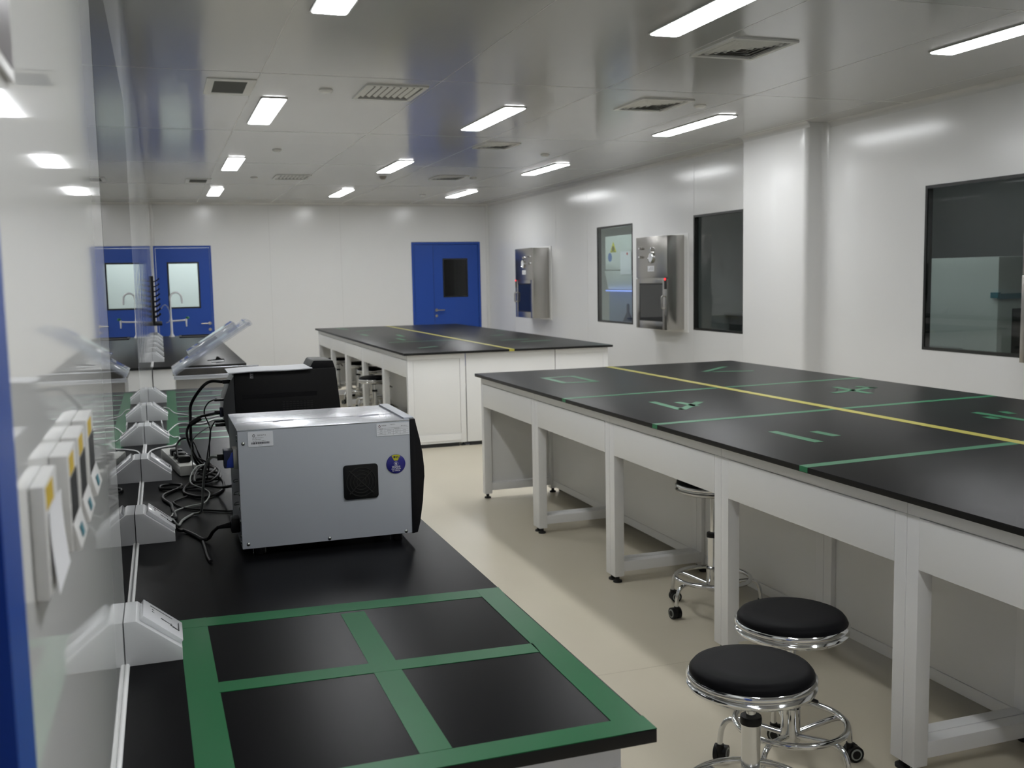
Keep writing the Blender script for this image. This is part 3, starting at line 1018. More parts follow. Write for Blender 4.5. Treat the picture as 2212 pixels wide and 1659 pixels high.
# fan grille
fg = MB()
fx, fz = 0.440, 1.010
fg.use(M_BLACKP).prism([(x + fx - ox, z + fz - oz) for x, z in rrect(0.084, 0.084, 0.008)], 1, iy0 - 0.004 - oy, iy0 + 0.001 - oy, bev=0.001)
g = fg.build('fan_grille', None, t)
fg = MB()
RX90 = Matrix.Translation(ip(fx, iy0 - 0.0045, fz)) @ Matrix.Rotation(R(90), 4, 'X')
for r_ in (0.011, 0.019, 0.027, 0.035):
    tb = bmesh.new()
    tmp = MB(); tmp.torus(r_, 0.0011, 0, n=36, k=6)
    tmp.bm.transform(RX90)
    fg._merge(tmp.bm)
for a in (45, 135):
    c_, s_ = math.cos(R(a)) * 0.040, math.sin(R(a)) * 0.040
    fg.tube([ip(fx - c_, iy0 - 0.0045, fz - s_), ip(fx + c_, iy0 - 0.0045, fz + s_)], 0.0016, k=6, straight=True)
tb.free()
fg.build('fan_guard_rings', mat('grille_grey', (0.014, 0.014, 0.013), 0.5), g)
# screws
for x, z in ((0.169, 1.121), (0.171, 0.883), (0.360, 0.878), (0.548, 0.877)):
    MB().lathe([(0.0045, 0), (0.0045, 0.0006), (0.0035, 0.0018), (0, 0.0026)], n=16, mtx=Matrix.Translation(ip(x, iy0, z)) @ Matrix.Rotation(R(90), 4, 'X')).build('screw', M_SCREW, t)
for y, z in ((2.43, 1.135), (2.43, 1.128), (2.43, 1.00), (2.43, 0.965), (2.43, 0.935), (2.43, 0.90), (2.43, 0.885)):
    MB().lathe([(0.0045, 0), (0.0045, 0.0006), (0.0035, 0.0018), (0, 0.0026)], n=12, mtx=Matrix.Translation(ip(ix0, y, z)) @ Matrix.Rotation(R(-90), 4, 'Y')).build('screw', M_SCREW, t)
# feet and hanging pins
for x in (0.20, 0.535):
    for y in (2.45, 2.68):
        MB().cyl(ip(x, y, TOP), ip(x, y, iz0 + 0.001), 0.012, 16).build('foot', M_RUBBER, t)
b = MB()
for x in (0.182, 0.210, 0.510, 0.540):
    b.cyl(ip(x, iy0 + 0.012, iz0 - 0.014), ip(x, iy0 + 0.012, iz0 + 0.001), 0.0012, 6)
b.build('pins', M_SCREW, t)
# asset label
ly = iy0 - 0.0012
b = MB()
b.use(M_LABEL).prism([(0.2090 + x - ox, 1.1300 + z - oz) for x, z in rrect(0.0570, 0.0350, 0.002)], 1, ly - oy, iy0 + 0.0002 - oy)
lb = b.build('asset_label', None, t)
yy = ly - 0.0002
MB().torus(0.0026, 0.0005, 0, n=20, k=4).build('logo', M_INKG, lb).matrix_local = Matrix.Translation(ip(0.1935, yy, 1.1385)) @ Matrix.Rotation(R(90), 4, 'X')
bx('logo_stem', M_INKG, ip(0.1938, yy - 0.0002, 1.1400), ip(0.1948, yy, 1.1425), lb)
for txt, x, z, s_ in (('固定资产卡', 0.2115, 1.1385, 0.0040), ('资产编号 07-07-0312', 0.2030, 1.1330, 0.0028), ('资产名称 检测仪', 0.2000, 1.1293, 0.0028), ('资产管理 2-0311-1703-12', 0.2052, 1.1255, 0.0027), ('0703-0312', 0.2080, 1.1160, 0.0025)):
    text_mesh(txt, s_, M_INKG, 'label_text', lb, face_y(*ip(x, yy, z)))
b = MB()
x = 0.1875
rr = random.Random(3)
while x < 0.2300:
    w_ = rr.choice((0.0007, 0.0012, 0.0018))
    b.box(*ip(x, yy - 0.0001, 1.1185), *ip(x + w_, yy, 1.1232))
    x += w_ + rr.choice((0.0006, 0.0010))
b.build('barcode', M_INK, lb)
# table label
b = MB()
b.use(M_LABEL).box(*ip(0.4820, ly, 1.1170), *ip(0.5625, iy0 + 0.0002, 1.1475))
lb = b.build('equipment_label', None, t)
b = MB()
for z in (1.1210, 1.1267, 1.1323):
    b.box(*ip(0.4840, yy, z), *ip(0.5605, yy + 0.0001, z + 0.0003))
for x, z1 in ((0.5025, 1.1360), (0.5230, 1.1323), (0.5400, 1.1323)):
    b.box(*ip(x, yy, 1.1185), *ip(x + 0.0003, yy + 0.0001, z1))
b.box(*ip(0.4840, yy, 1.1360), *ip(0.5605, yy + 0.0001, 1.1363))
b.build('table_lines', M_INKG, lb)
MB().torus(0.0022, 0.0005, 0, n=20, k=4).build('logo', M_INKR, lb).matrix_local = Matrix.Translation(ip(0.4895, yy, 1.1408)) @ Matrix.Rotation(R(90), 4, 'X')
bx('logo_stem', M_INKR, ip(0.4898, yy - 0.0002, 1.1422), ip(0.4908, yy, 1.1445), lb)
for txt, x, z, s_ in (('华康生物', 0.5000, 1.1420, 0.0030), ('设备标识卡', 0.5215, 1.1438, 0.0026), ('编号 HK0217012', 0.5500, 1.1395, 0.0022), ('设备名称', 0.4935, 1.1341, 0.0024), ('检测分析仪', 0.5320, 1.1341, 0.0024),
                      ('型号', 0.4935, 1.1293, 0.0024), ('GEN0702004', 0.5130, 1.1293, 0.0020), ('启用日期', 0.5315, 1.1293, 0.0022), ('17.06.02', 0.5505, 1.1293, 0.0022),
                      ('使用部门', 0.4935, 1.1238, 0.0022), ('生产部', 0.5130, 1.1238, 0.0022), ('责任人', 0.5315, 1.1238, 0.0022), ('质检部', 0.5505, 1.1238, 0.0022)):
    text_mesh(txt, s_, M_INKG, 'label_text', lb, face_y(*ip(x, yy, z)))
# round status sticker
sx_, sz_ = 0.5270, 1.0465
sr = 0.0235
Mst = Matrix.Translation(ip(sx_, iy0, sz_)) @ Matrix.Rotation(R(90), 4, 'X')
st = MB().lathe([(0, 0.0025), (sr - 0.0006, 0.0025), (sr, 0.0018), (sr, 0)], n=48, mtx=Mst).build('status_disc', M_STBL, t)
pw = [(0.0022, 0.0060), (0.0, 0.0055), (-0.0022, 0.0060)]
pw = [(-0.0045, 0.0085), (-0.0107, 0.0205)] + [(sr * 0.985 * math.sin(R(a)), sr * 0.985 * math.cos(R(a))) for a in (-27, -18, -9, 0, 9, 18, 27)] + [(0.0107, 0.0205), (0.0045, 0.0085)]
MB().prism([(sx_ + u - ox, sz_ + v_ - oz) for u, v_ in pw], 1, iy0 - 0.0030 - oy, iy0 - 0.0024 - oy).build('yellow_wedge', M_STYE, st)
text_mesh('停 机', 0.0058, M_INK, 'wedge_text', st, face_y(*ip(sx_, iy0 - 0.0032, sz_ + 0.0165)), 0.0002)
MB().torus(0.0050, 0.0003, 0, n=28, k=4).build('ring_mark', M_STWH, st).matrix_local = Matrix.Translation(ip(sx_, iy0 - 0.0028, sz_ + 0.0010)) @ Matrix.Rotation(R(90), 4, 'X')
MB().prism([(sx_ + u - ox, sz_ + v_ - oz) for u, v_ in ((0, 0.0048), (0.0026, 0.0012), (0.0014, 0.0012), (0.0014, -0.0026), (-0.0014, -0.0026), (-0.0014, 0.0012), (-0.0026, 0.0012))], 1, iy0 - 0.0030 - oy, iy0 - 0.0026 - oy).build('arrow_mark', M_STWH, st)
for txt, z, s_ in (('设备状态', -0.0072, 0.0052), ('非工作人员禁止操作', -0.0122, 0.0026), ('华康生物', -0.0165, 0.0030)):
    text_mesh(txt, s_, M_STWH, 'disc_text', st, face_y(*ip(sx_ + (0.003 if z < -0.015 else 0), iy0 - 0.0029, sz_ + z)), 0.0001)
MB().torus(0.0019, 0.0004, 0, n=20, k=4).build('logo', M_STWH, st).matrix_local = Matrix.Translation(ip(sx_ - 0.0072, iy0 - 0.0028, sz_ - 0.0165)) @ Matrix.Rotation(R(90), 4, 'X')
# connectors on the wall side
b = MB()
b.use(M_NAVY).box(*ip(0.126, 2.435, 1.062), *ip(0.150, 2.475, 1.104), bev=0.002)
b.use(M_BLUEP).prism([(2.434 - oy, 1.066 - oz), (2.434 - oy, 1.070 - oz)], 0, 0, 0) if False else None
cn = b.build('serial_plug', None, t)
b = MB()
b.prism([(0.131 - ox, 1.064 - oz), (0.147 - ox, 1.064 - oz), (0.147 - ox, 1.100 - oz), (0.143 - ox, 1.098 - oz), (0.139 - ox, 1.088 - oz), (0.133 - ox, 1.080 - oz)], 1, 2.4335 - oy, 2.4765 - oy, bev=0.0008)
b.build('blue_shell', M_BLUEP, cn)
MB().box(*ip(0.147, 2.431, 1.060), *ip(ix0, 2.479, 1.107), bev=0.001).build('port_frame', M_STAIN_D, cn)
MB().box(*ip(0.112, 2.448, 1.080), *ip(0.128, 2.462, 1.094), bev=0.001).build('strain_relief', M_BLACKP, cn)
b = MB()
b.box(*ip(0.136, 2.45, 0.903), *ip(ix0, 2.49, 0.938), bev=0.004)
b.tube([ip(0.137, 2.47, 0.92), ip(0.105, 2.48, 0.914)], lambda u: 0.008 - 0.004 * u, k=10, straight=True)
b.build('power_plug', M_BLACKP, t)
b = MB()
for z in (1.03, 1.00, 0.975):
    b.tube([ip(ix0, 2.46, z), ip(0.149, 2.455, z), ip(0.146, 2.45, z - 0.004), ip(ix0, 2.445, z - 0.002)], 0.0012, k=5)
b.build('wire_clips', M_SCREW, t)

# ------------------------------------------------------------------ black computer tower behind it
px0, px1, py0, py1, pz0, pz1 = 0.212, 0.515, 3.30, 3.47, TOP + 0.008, 1.212
t = thing('computer_tower', 'black desktop computer tower standing behind the grey instrument', 'computer', ((px0 + px1) / 2, (py0 + py1) / 2, TOP))
ox, oy, oz = t.location
b = MB()
pr = [(px0 + 0.004, pz0), (px1 + 0.042, pz0), (px1 + 0.036, 1.02), (px1 + 0.018, pz1 + 0.002), (px0, pz1 - 0.006)]
b.prism([(x - ox, z - oz) for x, z in pr], 1, py0 - oy, py1 - oy, bev=0.004)
case = b.build('case', M_BLACKP, t)
b = MB()
hp = [(0.448, 1.212), (0.462, 1.236), (0.466, 1.238), (0.525, 1.236), (0.532, 1.210)]
b.prism([(x - ox, z - oz) for x, z in hp], 1, py0 + 0.002 - oy, py1 - 0.002 - oy, bev=0.002)
b.build('raised_front_lip', mat('lip_black', (0.007, 0.007, 0.009), 0.35, spec=0.25), t)
b = MB()
b.prism([(x - ox, z - oz) for x, z in ((0.451, 1.2135), (0.4505, 1.2140), (0.4610, 1.2325), (0.4620, 1.2320))], 1, py0 + 0.012 - oy, py1 - 0.012 - oy)
b.build('lip_opening', M_DARK, t)
bx('side_recess', M_BLACKM, ip(0.235, py0 - 0.0015, 1.126), ip(0.47, py0 + 0.001, 1.140), case)
b = MB()
for i in range(7):
    for j in range(9):
        b.box(*ip(0.36 + 0.011 * j, py0 - 0.0012, 1.066 + 0.007 * i), *ip(0.368 + 0.011 * j, py0 + 0.0005, 1.069 + 0.007 * i))
b.build('side_vent', M_DARK, case)
b = MB()
bp_ = [(px0 + 0.003, 1.203), (px0 - 0.002, 1.196), (px0 - 0.016, 1.170), (px0 - 0.030, 1.135), (px0 - 0.036, 1.10), (px0 - 0.034, 1.065), (px0 - 0.024, 1.02), (px0 - 0.008, 0.975), (px0 + 0.004, 0.955)]
b.prism([(x - ox, z - oz) for x, z in bp_ + [(px0 + 0.010, 0.955), (px0 + 0.020, 1.08), (px0 + 0.014, 1.14), (px0 + 0.006, 1.203)]], 1, py0 + 0.004 - oy, py1 - 0.004 - oy, bev=0.001)
b.build('bulging_back_cover', M_GREYP, t)
for (z, w_) in ((1.180, 0.012), (1.123, 0.006), (1.083, 0.012), (1.055, 0.007), (1.043, 0.009)):
    xx = px0 - 0.036 + (0.028 if z > 1.17 else 0.012 if z > 1.15 else 0.0)
    MB().box(*ip(xx - 0.024, 3.335, z - w_ / 2), *ip(xx + 0.010, 3.36, z + w_ / 2), bev=0.001).build('plug', M_BLACKP, t)
MB().box(*ip(px0 - 0.045, 3.325, 1.070), *ip(px0 - 0.030, 3.350, 1.100), bev=0.001).build('video_plug', M_NAVY, t)
bx('silver_sticker', M_INKG, ip(0.261, py0 - 0.0012, 1.190), ip(0.273, py0 + 0.001, 1.209), case)
b = MB()
for i in range(3):
    b.box(*ip(0.2635, py0 - 0.0016, 1.1915 + 0.0055 * i), *ip(0.2645, py0 - 0.0011, 1.1955 + 0.0055 * i))
    b.box(*ip(0.2645, py0 - 0.0016, 1.1915 + 0.0055 * i), *ip(0.2705, py0 - 0.0011, 1.1924 + 0.0055 * i))
b.build('sticker_marks', M_STWH, case)
for x in (0.24, 0.52):
    for y in (3.32, 3.45):
        MB().cyl(ip(x, y, TOP), ip(x, y, pz0 + 0.004), 0.012, 12).build('foot', M_RUBBER, t)
# paper on the tower, slightly curled
def curled(name, x0, x1, y0, y1, z, f, m, th=0.0012, n=14):
    b = MB()
    top = [(x0 + (x1 - x0) * i / n, z + f(i / n) + th) for i in range(n + 1)]
    bot = [(x, zz - th) for x, zz in reversed(top)]
    b.prism(top + bot, 1, y0, y1)
    return b.build(name, m)


o = curled('paper_sheets', 0.195, 0.455, 3.275, 3.455, 1.2130, lambda u: -0.0035 + 0.0055 * u + (0.0015 * math.sin(6 * u)), M_WHITEP, th=0.003)
tag(o, 'white paper sheets lying on top of the black computer tower', 'paper')

# power strip and its plugs
t = thing('power_strip', 'white power strip with black plugs lying behind the instrument cables', 'power strip', (0.038, 3.75, TOP), R(8))
MB().box(-0.028, -0.21, 0.001, 0.028, 0.21, 0.036, bev=0.006).build('housing', mat('strip_ivory', (0.60, 0.60, 0.56), 0.35), t)
for y in (-0.13, -0.05, 0.03):
    MB().box(-0.020, y - 0.022, 0.036, 0.020, y + 0.022, 0.058, bev=0.006).build('plug', M_BLACKP, t)

# cables
CAB = [
 ('power_cable', 'thick black cable arching from the top of the computer back to the worktop', M_BLACKP, 0.0050, [(0.18, 3.345, 1.18), (0.146, 3.38, 1.18), (0.117, 3.38, 1.161), (0.084, 3.4, 1.11), (0.08, 3.45, 1.062), (0.08, 3.5, 1.009), (0.081, 3.5, 0.971), (0.09, 3.55, 0.90), (0.12, 3.6, 0.858)]),
 ('signal_cable', 'thin black cable looping from the middle of the computer back', M_BLACKP, 0.0022, [(0.16, 3.35, 1.126), (0.134, 3.35, 1.115), (0.12, 3.35, 1.084), (0.136, 3.4, 1.034), (0.137, 3.4, 0.997), (0.13, 3.5, 0.93), (0.126, 3.6, 0.857)]),
 ('monitor_cable', 'black monitor cable with a bead leaving the computer video plug', M_BLACKP, 0.0042, [(0.165, 3.338, 1.083), (0.132, 3.33, 1.079), (0.107, 3.35, 1.071), (0.075, 3.35, 1.049), (0.065, 3.4, 1.012), (0.074, 3.45, 0.968), (0.10, 3.55, 0.90), (0.135, 3.62, 0.859)]),
 ('usb_cable', 'thin black cable dropping from the lower computer ports', M_BLACKP, 0.0020, [(0.153, 3.345, 1.057), (0.14, 3.33, 1.039), (0.131, 3.3, 1.011), (0.128, 3.36, 0.92), (0.12, 3.4, 0.857)]),
 ('grey_cable', 'thin grey cable hanging from the lowest computer port', M_GREYC, 0.0018, [(0.148, 3.345, 1.046), (0.123, 3.33, 1.037), (0.087, 3.35, 1.007), (0.077, 3.4, 0.971), (0.08, 3.46, 0.90), (0.09, 3.5, 0.857)]),
 ('plug_cable', 'black cable arching over from the first plug of the power strip', M_BLACKP, 0.0036, [(0.036, 3.615, 0.905), (0.035, 3.66, 0.935), (0.049, 3.68, 0.955), (0.073, 3.68, 0.957), (0.094, 3.65, 0.943), (0.106, 3.6, 0.91), (0.122, 3.62, 0.862)]),
 ('plug_cable', 'black cable running flat from the second plug of the power strip', M_BLACKP, 0.0036, [(0.046, 3.69, 0.905), (0.087, 3.60, 0.905), (0.13, 3.55, 0.89), (0.155, 3.60, 0.859)]),
 ('white_cable', 'white cable with plug from the fifth bench socket towards the computer', M_WHITEC, 0.0028, [(0.000, 5.12, 0.905), (0.020, 5.20, 0.890), (0.05, 5.22, 0.862), (0.098, 5.2, 0.8535), (0.147, 5.06, 0.8535), (0.198, 5.034, 0.8535), (0.25, 5.1, 0.8535)]),
 ('white_cable', 'white cable looping from the fourth bench socket across the green tape', M_WHITEC, 0.0028, [(-0.010, 4.36, 0.925), (-0.012, 4.40, 0.932), (-0.002, 4.46, 0.875), (0.011, 4.629, 0.8535), (0.048, 4.837, 0.8535), (0.079, 4.887, 0.8535), (0.159, 4.831, 0.8535), (0.216, 4.955, 0.8535), (0.259, 4.968, 0.8535)]),
 ('white_cable', 'white cable hooked in front of the fourth bench socket along the wall', M_WHITEC, 0.0030, [(0.012, 4.40, 0.875), (0.032, 4.42, 0.858), (0.050, 4.445, 0.8545), (0.056, 4.40, 0.8545), (0.045, 4.29, 0.8545), (0.026, 4.22, 0.8545), (-0.014, 4.19, 0.8545), (-0.055, 4.12, 0.8545), (-0.068, 3.95, 0.8545), (-0.05, 3.75, 0.8545)]),
 ('white_cable', 'pale cable curving behind the white power strip', M_WHITEC, 0.0026, [(0.004, 3.99, 0.870), (0.010, 4.06, 0.868), (0.04, 4.10, 0.8535), (0.065, 4.02, 0.8535), (0.085, 3.92, 0.8535)]),
 ('serial_cable', 'grey cable hanging from the blue plug of the instrument to the second socket', M_GREYC, 0.0036, [(0.114, 2.455, 1.087), (0.100, 2.49, 1.082), (0.088, 2.55, 1.05), (0.084, 2.65, 0.985), (0.084, 2.80, 0.905), (0.080, 2.90, 0.862), (0.060, 2.92, 0.8545), (0.033, 2.86, 0.8545), (0.020, 2.80, 0.8545), (0.006, 2.75, 0.884)]),
 ('power_cable', 'thick black cable from the instrument power plug lying to the second socket', M_BLACKP, 0.0045, [(0.108, 2.48, 0.915), (0.097, 2.53, 0.893), (0.090, 2.60, 0.862), (0.077, 2.609, 0.856), (0.062, 2.655, 0.8555), (0.036, 2.725, 0.8555), (0.018, 2.72, 0.862), (0.006, 2.70, 0.888)]),
 ('power_cable', 'dark strand for the shadow and reflection ahead of the instrument cable', M_BLACKP, 0.0040, [(0.074, 2.595, 0.8545), (0.077, 2.53, 0.8545), (0.079, 2.45, 0.8545), (0.084, 2.40, 0.8545)]),  # modelled strand stands for a soft shadow and reflection on the worktop
 ('coiled_cable', 'black cable snaking left of the pile between the second and third socket', M_BLACKP, 0.0045, [(0.006, 2.765, 0.885), (0.016, 2.90, 0.8555), (0.008, 3.006, 0.8555), (0.006, 3.071, 0.8555), (-0.015, 3.162, 0.8555), (-0.012, 3.231, 0.8555), (0.03, 3.309, 0.8555), (0.040, 3.338, 0.86), (0.010, 3.388, 0.8555), (-0.022, 3.371, 0.8555), (-0.016, 3.322, 0.8555), (0.05, 3.305, 0.8555), (0.109, 3.30, 0.86), (0.150, 3.20, 0.87), (0.175, 3.05, 0.90)]),
 ('coiled_cable', 'black cable wound in wide loops, lower layer of the cable pile', M_BLACKP, 0.0045, [(0.094, 3.60, 0.8555), (0.144, 3.56, 0.8555), (0.167, 3.50, 0.8555), (0.155, 3.42, 0.8555), (0.111, 3.40, 0.864), (0.075, 3.40, 0.858), (0.048, 3.30, 0.8555), (0.049, 3.22, 0.8555), (0.087, 3.15, 0.8555), (0.136, 3.17, 0.8555), (0.165, 3.27, 0.8555), (0.160, 3.36, 0.868), (0.127, 3.44, 0.872), (0.092, 3.46, 0.870), (0.078, 3.35, 0.862)]),
 ('coiled_cable', 'black cable wound in tight loops, upper layer of the cable pile', M_BLACKP, 0.0040, [(0.108, 3.62, 0.875), (0.148, 3.52, 0.880), (0.160, 3.42, 0.880), (0.134, 3.305, 0.875), (0.093, 3.311, 0.870), (0.079, 3.33, 0.872), (0.088, 3.438, 0.882), (0.115, 3.496, 0.887), (0.148, 3.425, 0.890), (0.12, 3.33, 0.888), (0.10, 3.36, 0.886)]),
 ('coiled_cable', 'thin black cable stretched in front of the cable pile', M_BLACKP, 0.0026, [(0.054, 3.187, 0.8535), (0.02, 3.132, 0.8535), (0.013, 3.101, 0.8535), (0.037, 3.025, 0.8535), (0.08, 2.98, 0.8535), (0.153, 2.929, 0.8535), (0.20, 2.925, 0.8535)]),
 ('grey_cable', 'light grey cable winding from the second socket through the cable pile', M_GREYC, 0.0023, [(0.004, 2.78, 0.880), (0.004, 2.90, 0.858), (0.018, 2.99, 0.854), (0.056, 3.036, 0.854), (0.096, 3.055, 0.856), (0.116, 3.135, 0.862), (0.108, 3.189, 0.868), (0.070, 3.28, 0.872), (0.070, 3.375, 0.880), (0.091, 3.451, 0.895), (0.12, 3.50, 0.892)]),
]
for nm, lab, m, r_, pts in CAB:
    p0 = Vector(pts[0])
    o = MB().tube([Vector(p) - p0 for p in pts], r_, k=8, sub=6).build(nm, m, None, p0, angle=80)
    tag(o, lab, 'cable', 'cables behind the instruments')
    if nm == 'monitor_cable':
        q = Vector((0.092, 3.345, 1.061)) - p0
        MB().tube([q + Vector((0.016, 0, 0.008)), q - Vector((0.016, 0, 0.010))], 0.008, k=12, straight=True).build('ferrite_bead', M_BLACKP, o)

# ------------------------------------------------------------------ stainless tank with clear lid in the bench gap
t = thing('stainless_tank', 'stainless steel tank with tilted clear plastic lid, between the two left benches', 'steel tank', (0.36, 7.33, 0))
ox, oy, oz = t.location
X0, X1, Y0, Y1, Z1 = 0.085, 0.66, 7.02, 7.63, 0.885
b = MB()
b.box(*ip(X0, Y0, 0.30), *ip(X1, Y0 + 0.012, Z1)).box(*ip(X0, Y1 - 0.012, 0.30), *ip(X1, Y1, Z1)).box(*ip(X0, Y0 + 0.012, 0.30), *ip(X0 + 0.012, Y1 - 0.012, Z1)).box(*ip(X1 - 0.012, Y0 + 0.012, 0.30), *ip(X1, Y1 - 0.012, Z1))
b.box(*ip(X0 + 0.012, Y0 + 0.012, 0.55), *ip(X1 - 0.012, Y1 - 0.012, 0.56))
b.build('tank_body', M_STAIN, t)
MB().box(*ip(X0 - 0.012, Y0 - 0.014, Z1 - 0.022), *ip(X1 + 0.012, Y0 - 0.0005, Z1 + 0.004), bev=0.002).build('rim', M_ALU, t)
MB().box(*ip(X0 - 0.012, Y1 + 0.0005, Z1 - 0.022), *ip(X1 + 0.012, Y1 + 0.014, Z1 + 0.004), bev=0.002).build('rim', M_ALU, t)
for x in (X0 + 0.02, X1 - 0.02):
    for y in (Y0 + 0.02, Y1 - 0.02):
        MB().box(*ip(x - 0.018, y - 0.018, 0), *ip(x + 0.018, y + 0.018, 0.30)).build('leg', M_STAIN_D, t)
a_ = R(32.5)
piv = Vector(ip(0.075, 7.33, 0.892))
rot = Matrix.Rotation(-a_, 3, 'Y')
b = MB()


def lidbox(x0, y0, z0, x1, y1, z1, bev=0.004):
    b.box(piv.x + x0, piv.y + y0, piv.z + z0, piv.x + x1, piv.y + y1, piv.z + z1, bev=bev, rot=rot, piv=piv)


lidbox(0.0, -0.26, 0.0, 0.60, 0.26, 0.006)
lidbox(0.0, -0.265, -0.010, 0.60, -0.255, 0.018)
lidbox(0.0, 0.255, -0.010, 0.60, 0.265, 0.018)
lidbox(0.585, -0.265, -0.012, 0.61, 0.265, 0.022)
# raised tray
lidbox(0.15, -0.20, 0.055, 0.52, 0.20, 0.060)
lidbox(0.15, -0.20, 0.006, 0.156, 0.20, 0.058)
lidbox(0.514, -0.20, 0.006, 0.52, 0.20, 0.058)
lidbox(0.156, -0.20, 0.006, 0.514, -0.194, 0.058, 0.001)
lidbox(0.156, 0.194, 0.006, 0.514, 0.20, 0.058, 0.001)
lidbox(0.0, -0.25, -0.002, 0.14, 0.25, 0.022)
b.build('clear_lid', M_CLEAR, t)
b = MB()
b.cyl((piv.x - 0.002, piv.y - 0.24, piv.z - 0.004), (piv.x - 0.002, piv.y + 0.24, piv.z - 0.004), 0.006, 10)
b.build('hinge', M_STAIN_D, t)

# black hand tool on the far worktop
t = thing('hand_tool', 'small black tool with white base lying at the near corner of the sink worktop', 'tool', (0.44, 8.62, TOP))
MB().box(-0.055, -0.02, 0, 0.045, 0.02, 0.012, bev=0.002).build('white_base', M_WHITEF, t)
b = MB()
b.tube([(-0.085, 0, 0.014), (-0.02, 0, 0.018), (0.045, 0, 0.020)], 0.005, k=8)
b.prism([(-0.025, 0.016), (-0.012, 0.045), (0.0, 0.045), (0.03, 0.020)], 1, -0.012, 0.012, bev=0.003)
b.tube([(0.045, 0, 0.020), (0.047, 0, 0.002)], 0.003, k=6, straight=True)
b.build('black_handle', M_BLACKP, t)

# sink rim, faucet, peg rack
sk_ = thing('lab_sink', 'black sink set into the far end of the sink worktop', 'sink', (0.43, 12.85, TOP))
b = MB()
b.box(-0.21, -0.20, -0.002, 0.18, -0.17, 0.010, bev=0.002).box(-0.21, 0.22, -0.002, 0.18, 0.25, 0.014, bev=0.002).box(-0.21, -0.17, -0.002, -0.18, 0.22, 0.012, bev=0.002).box(0.15, -0.17, -0.002, 0.18, 0.22, 0.012, bev=0.002)
b.build('rim', M_BLACKM, sk_)
MB().box(-0.18, -0.17, 0.0002, 0.15, 0.22, 0.002).build('basin', M_DARK, sk_)
t = thing('lab_faucet', 'tall white laboratory faucet with swan neck and green-knobbed side arm', 'faucet', (0.140, 12.99, TOP))
MB().lathe([(0.030, 0), (0.030, 0.012), (0.018, 0.03), (0.014, 0.05), (0.014, 0.20), (0.011, 0.22), (0.0085, 0.24), (0.0085, 0.44)], n=20).build('column', M_WHITEF, t)
b = MB()
b.tube([(0, 0, 0.43)] + [(0.065 - 0.065 * math.cos(R(a)), 0, 0.465 + 0.068 * math.sin(R(a))) for a in range(0, 181, 20)] + [(0.133, 0, 0.40)], 0.0105, k=10, sub=3)
b.build('swan_neck', M_WHITEF, t)
b = MB()
b.tube([(0, 0, 0.19), (0.10, 0, 0.193), (0.17, 0, 0.198)], 0.010, k=10)
b.tube([(0.172, 0, 0.215), (0.172, 0, 0.16), (0.174, 0, 0.12)], lambda u: 0.013 - 0.006 * u, k=10)
b.build('side_arm', M_WHITEF, t)
MB().lathe([(0, 0.018), (0.012, 0.018), (0.02, 0.010), (0.02, -0.006), (0.008, -0.012), (0.0, -0.012)], (0.190, 0, 0.222), n=14).build('knob', M_GREENK, t)
b = MB()
b.tube([(-0.018, 0, 0.20), (-0.010, 0, 0.26), (-0.025, 0, 0.34), (-0.055, 0, 0.385), (-0.085, 0, 0.375), (-0.11, 0, 0.34)], 0.006, k=8)
b.tube([(-0.018, 0, 0.20), (-0.035, 0, 0.178), (-0.06, 0, 0.172)], 0.006, k=8)
b.build('clear_hose', M_HOSE, t)

t = thing('peg_rack', 'dark drying rack with rows of pegs mounted on the left wall by the faucet', 'drying rack', (xw(12.55), 12.20, 1.02))
MB().box(0.001, 0, 0.03, 0.022, 0.70, 0.56, bev=0.003).build('board', M_BLACKM, t)
for i in range(8):
    b = MB()
    for j in range(6):
        y = 0.07 + 0.11 * j
        z = 0.09 + 0.058 * i
        b.tube([(0.02, y, z), (0.052, y, z + 0.010), (0.085, y, z + 0.036)], 0.006, k=6)
    b.build('peg_row', M_BLACKM, t)
MB().box(0.001, 0.0, 0.0, 0.095, 0.70, 0.026, bev=0.003).build('drip_tray', M_BLACKM, t)

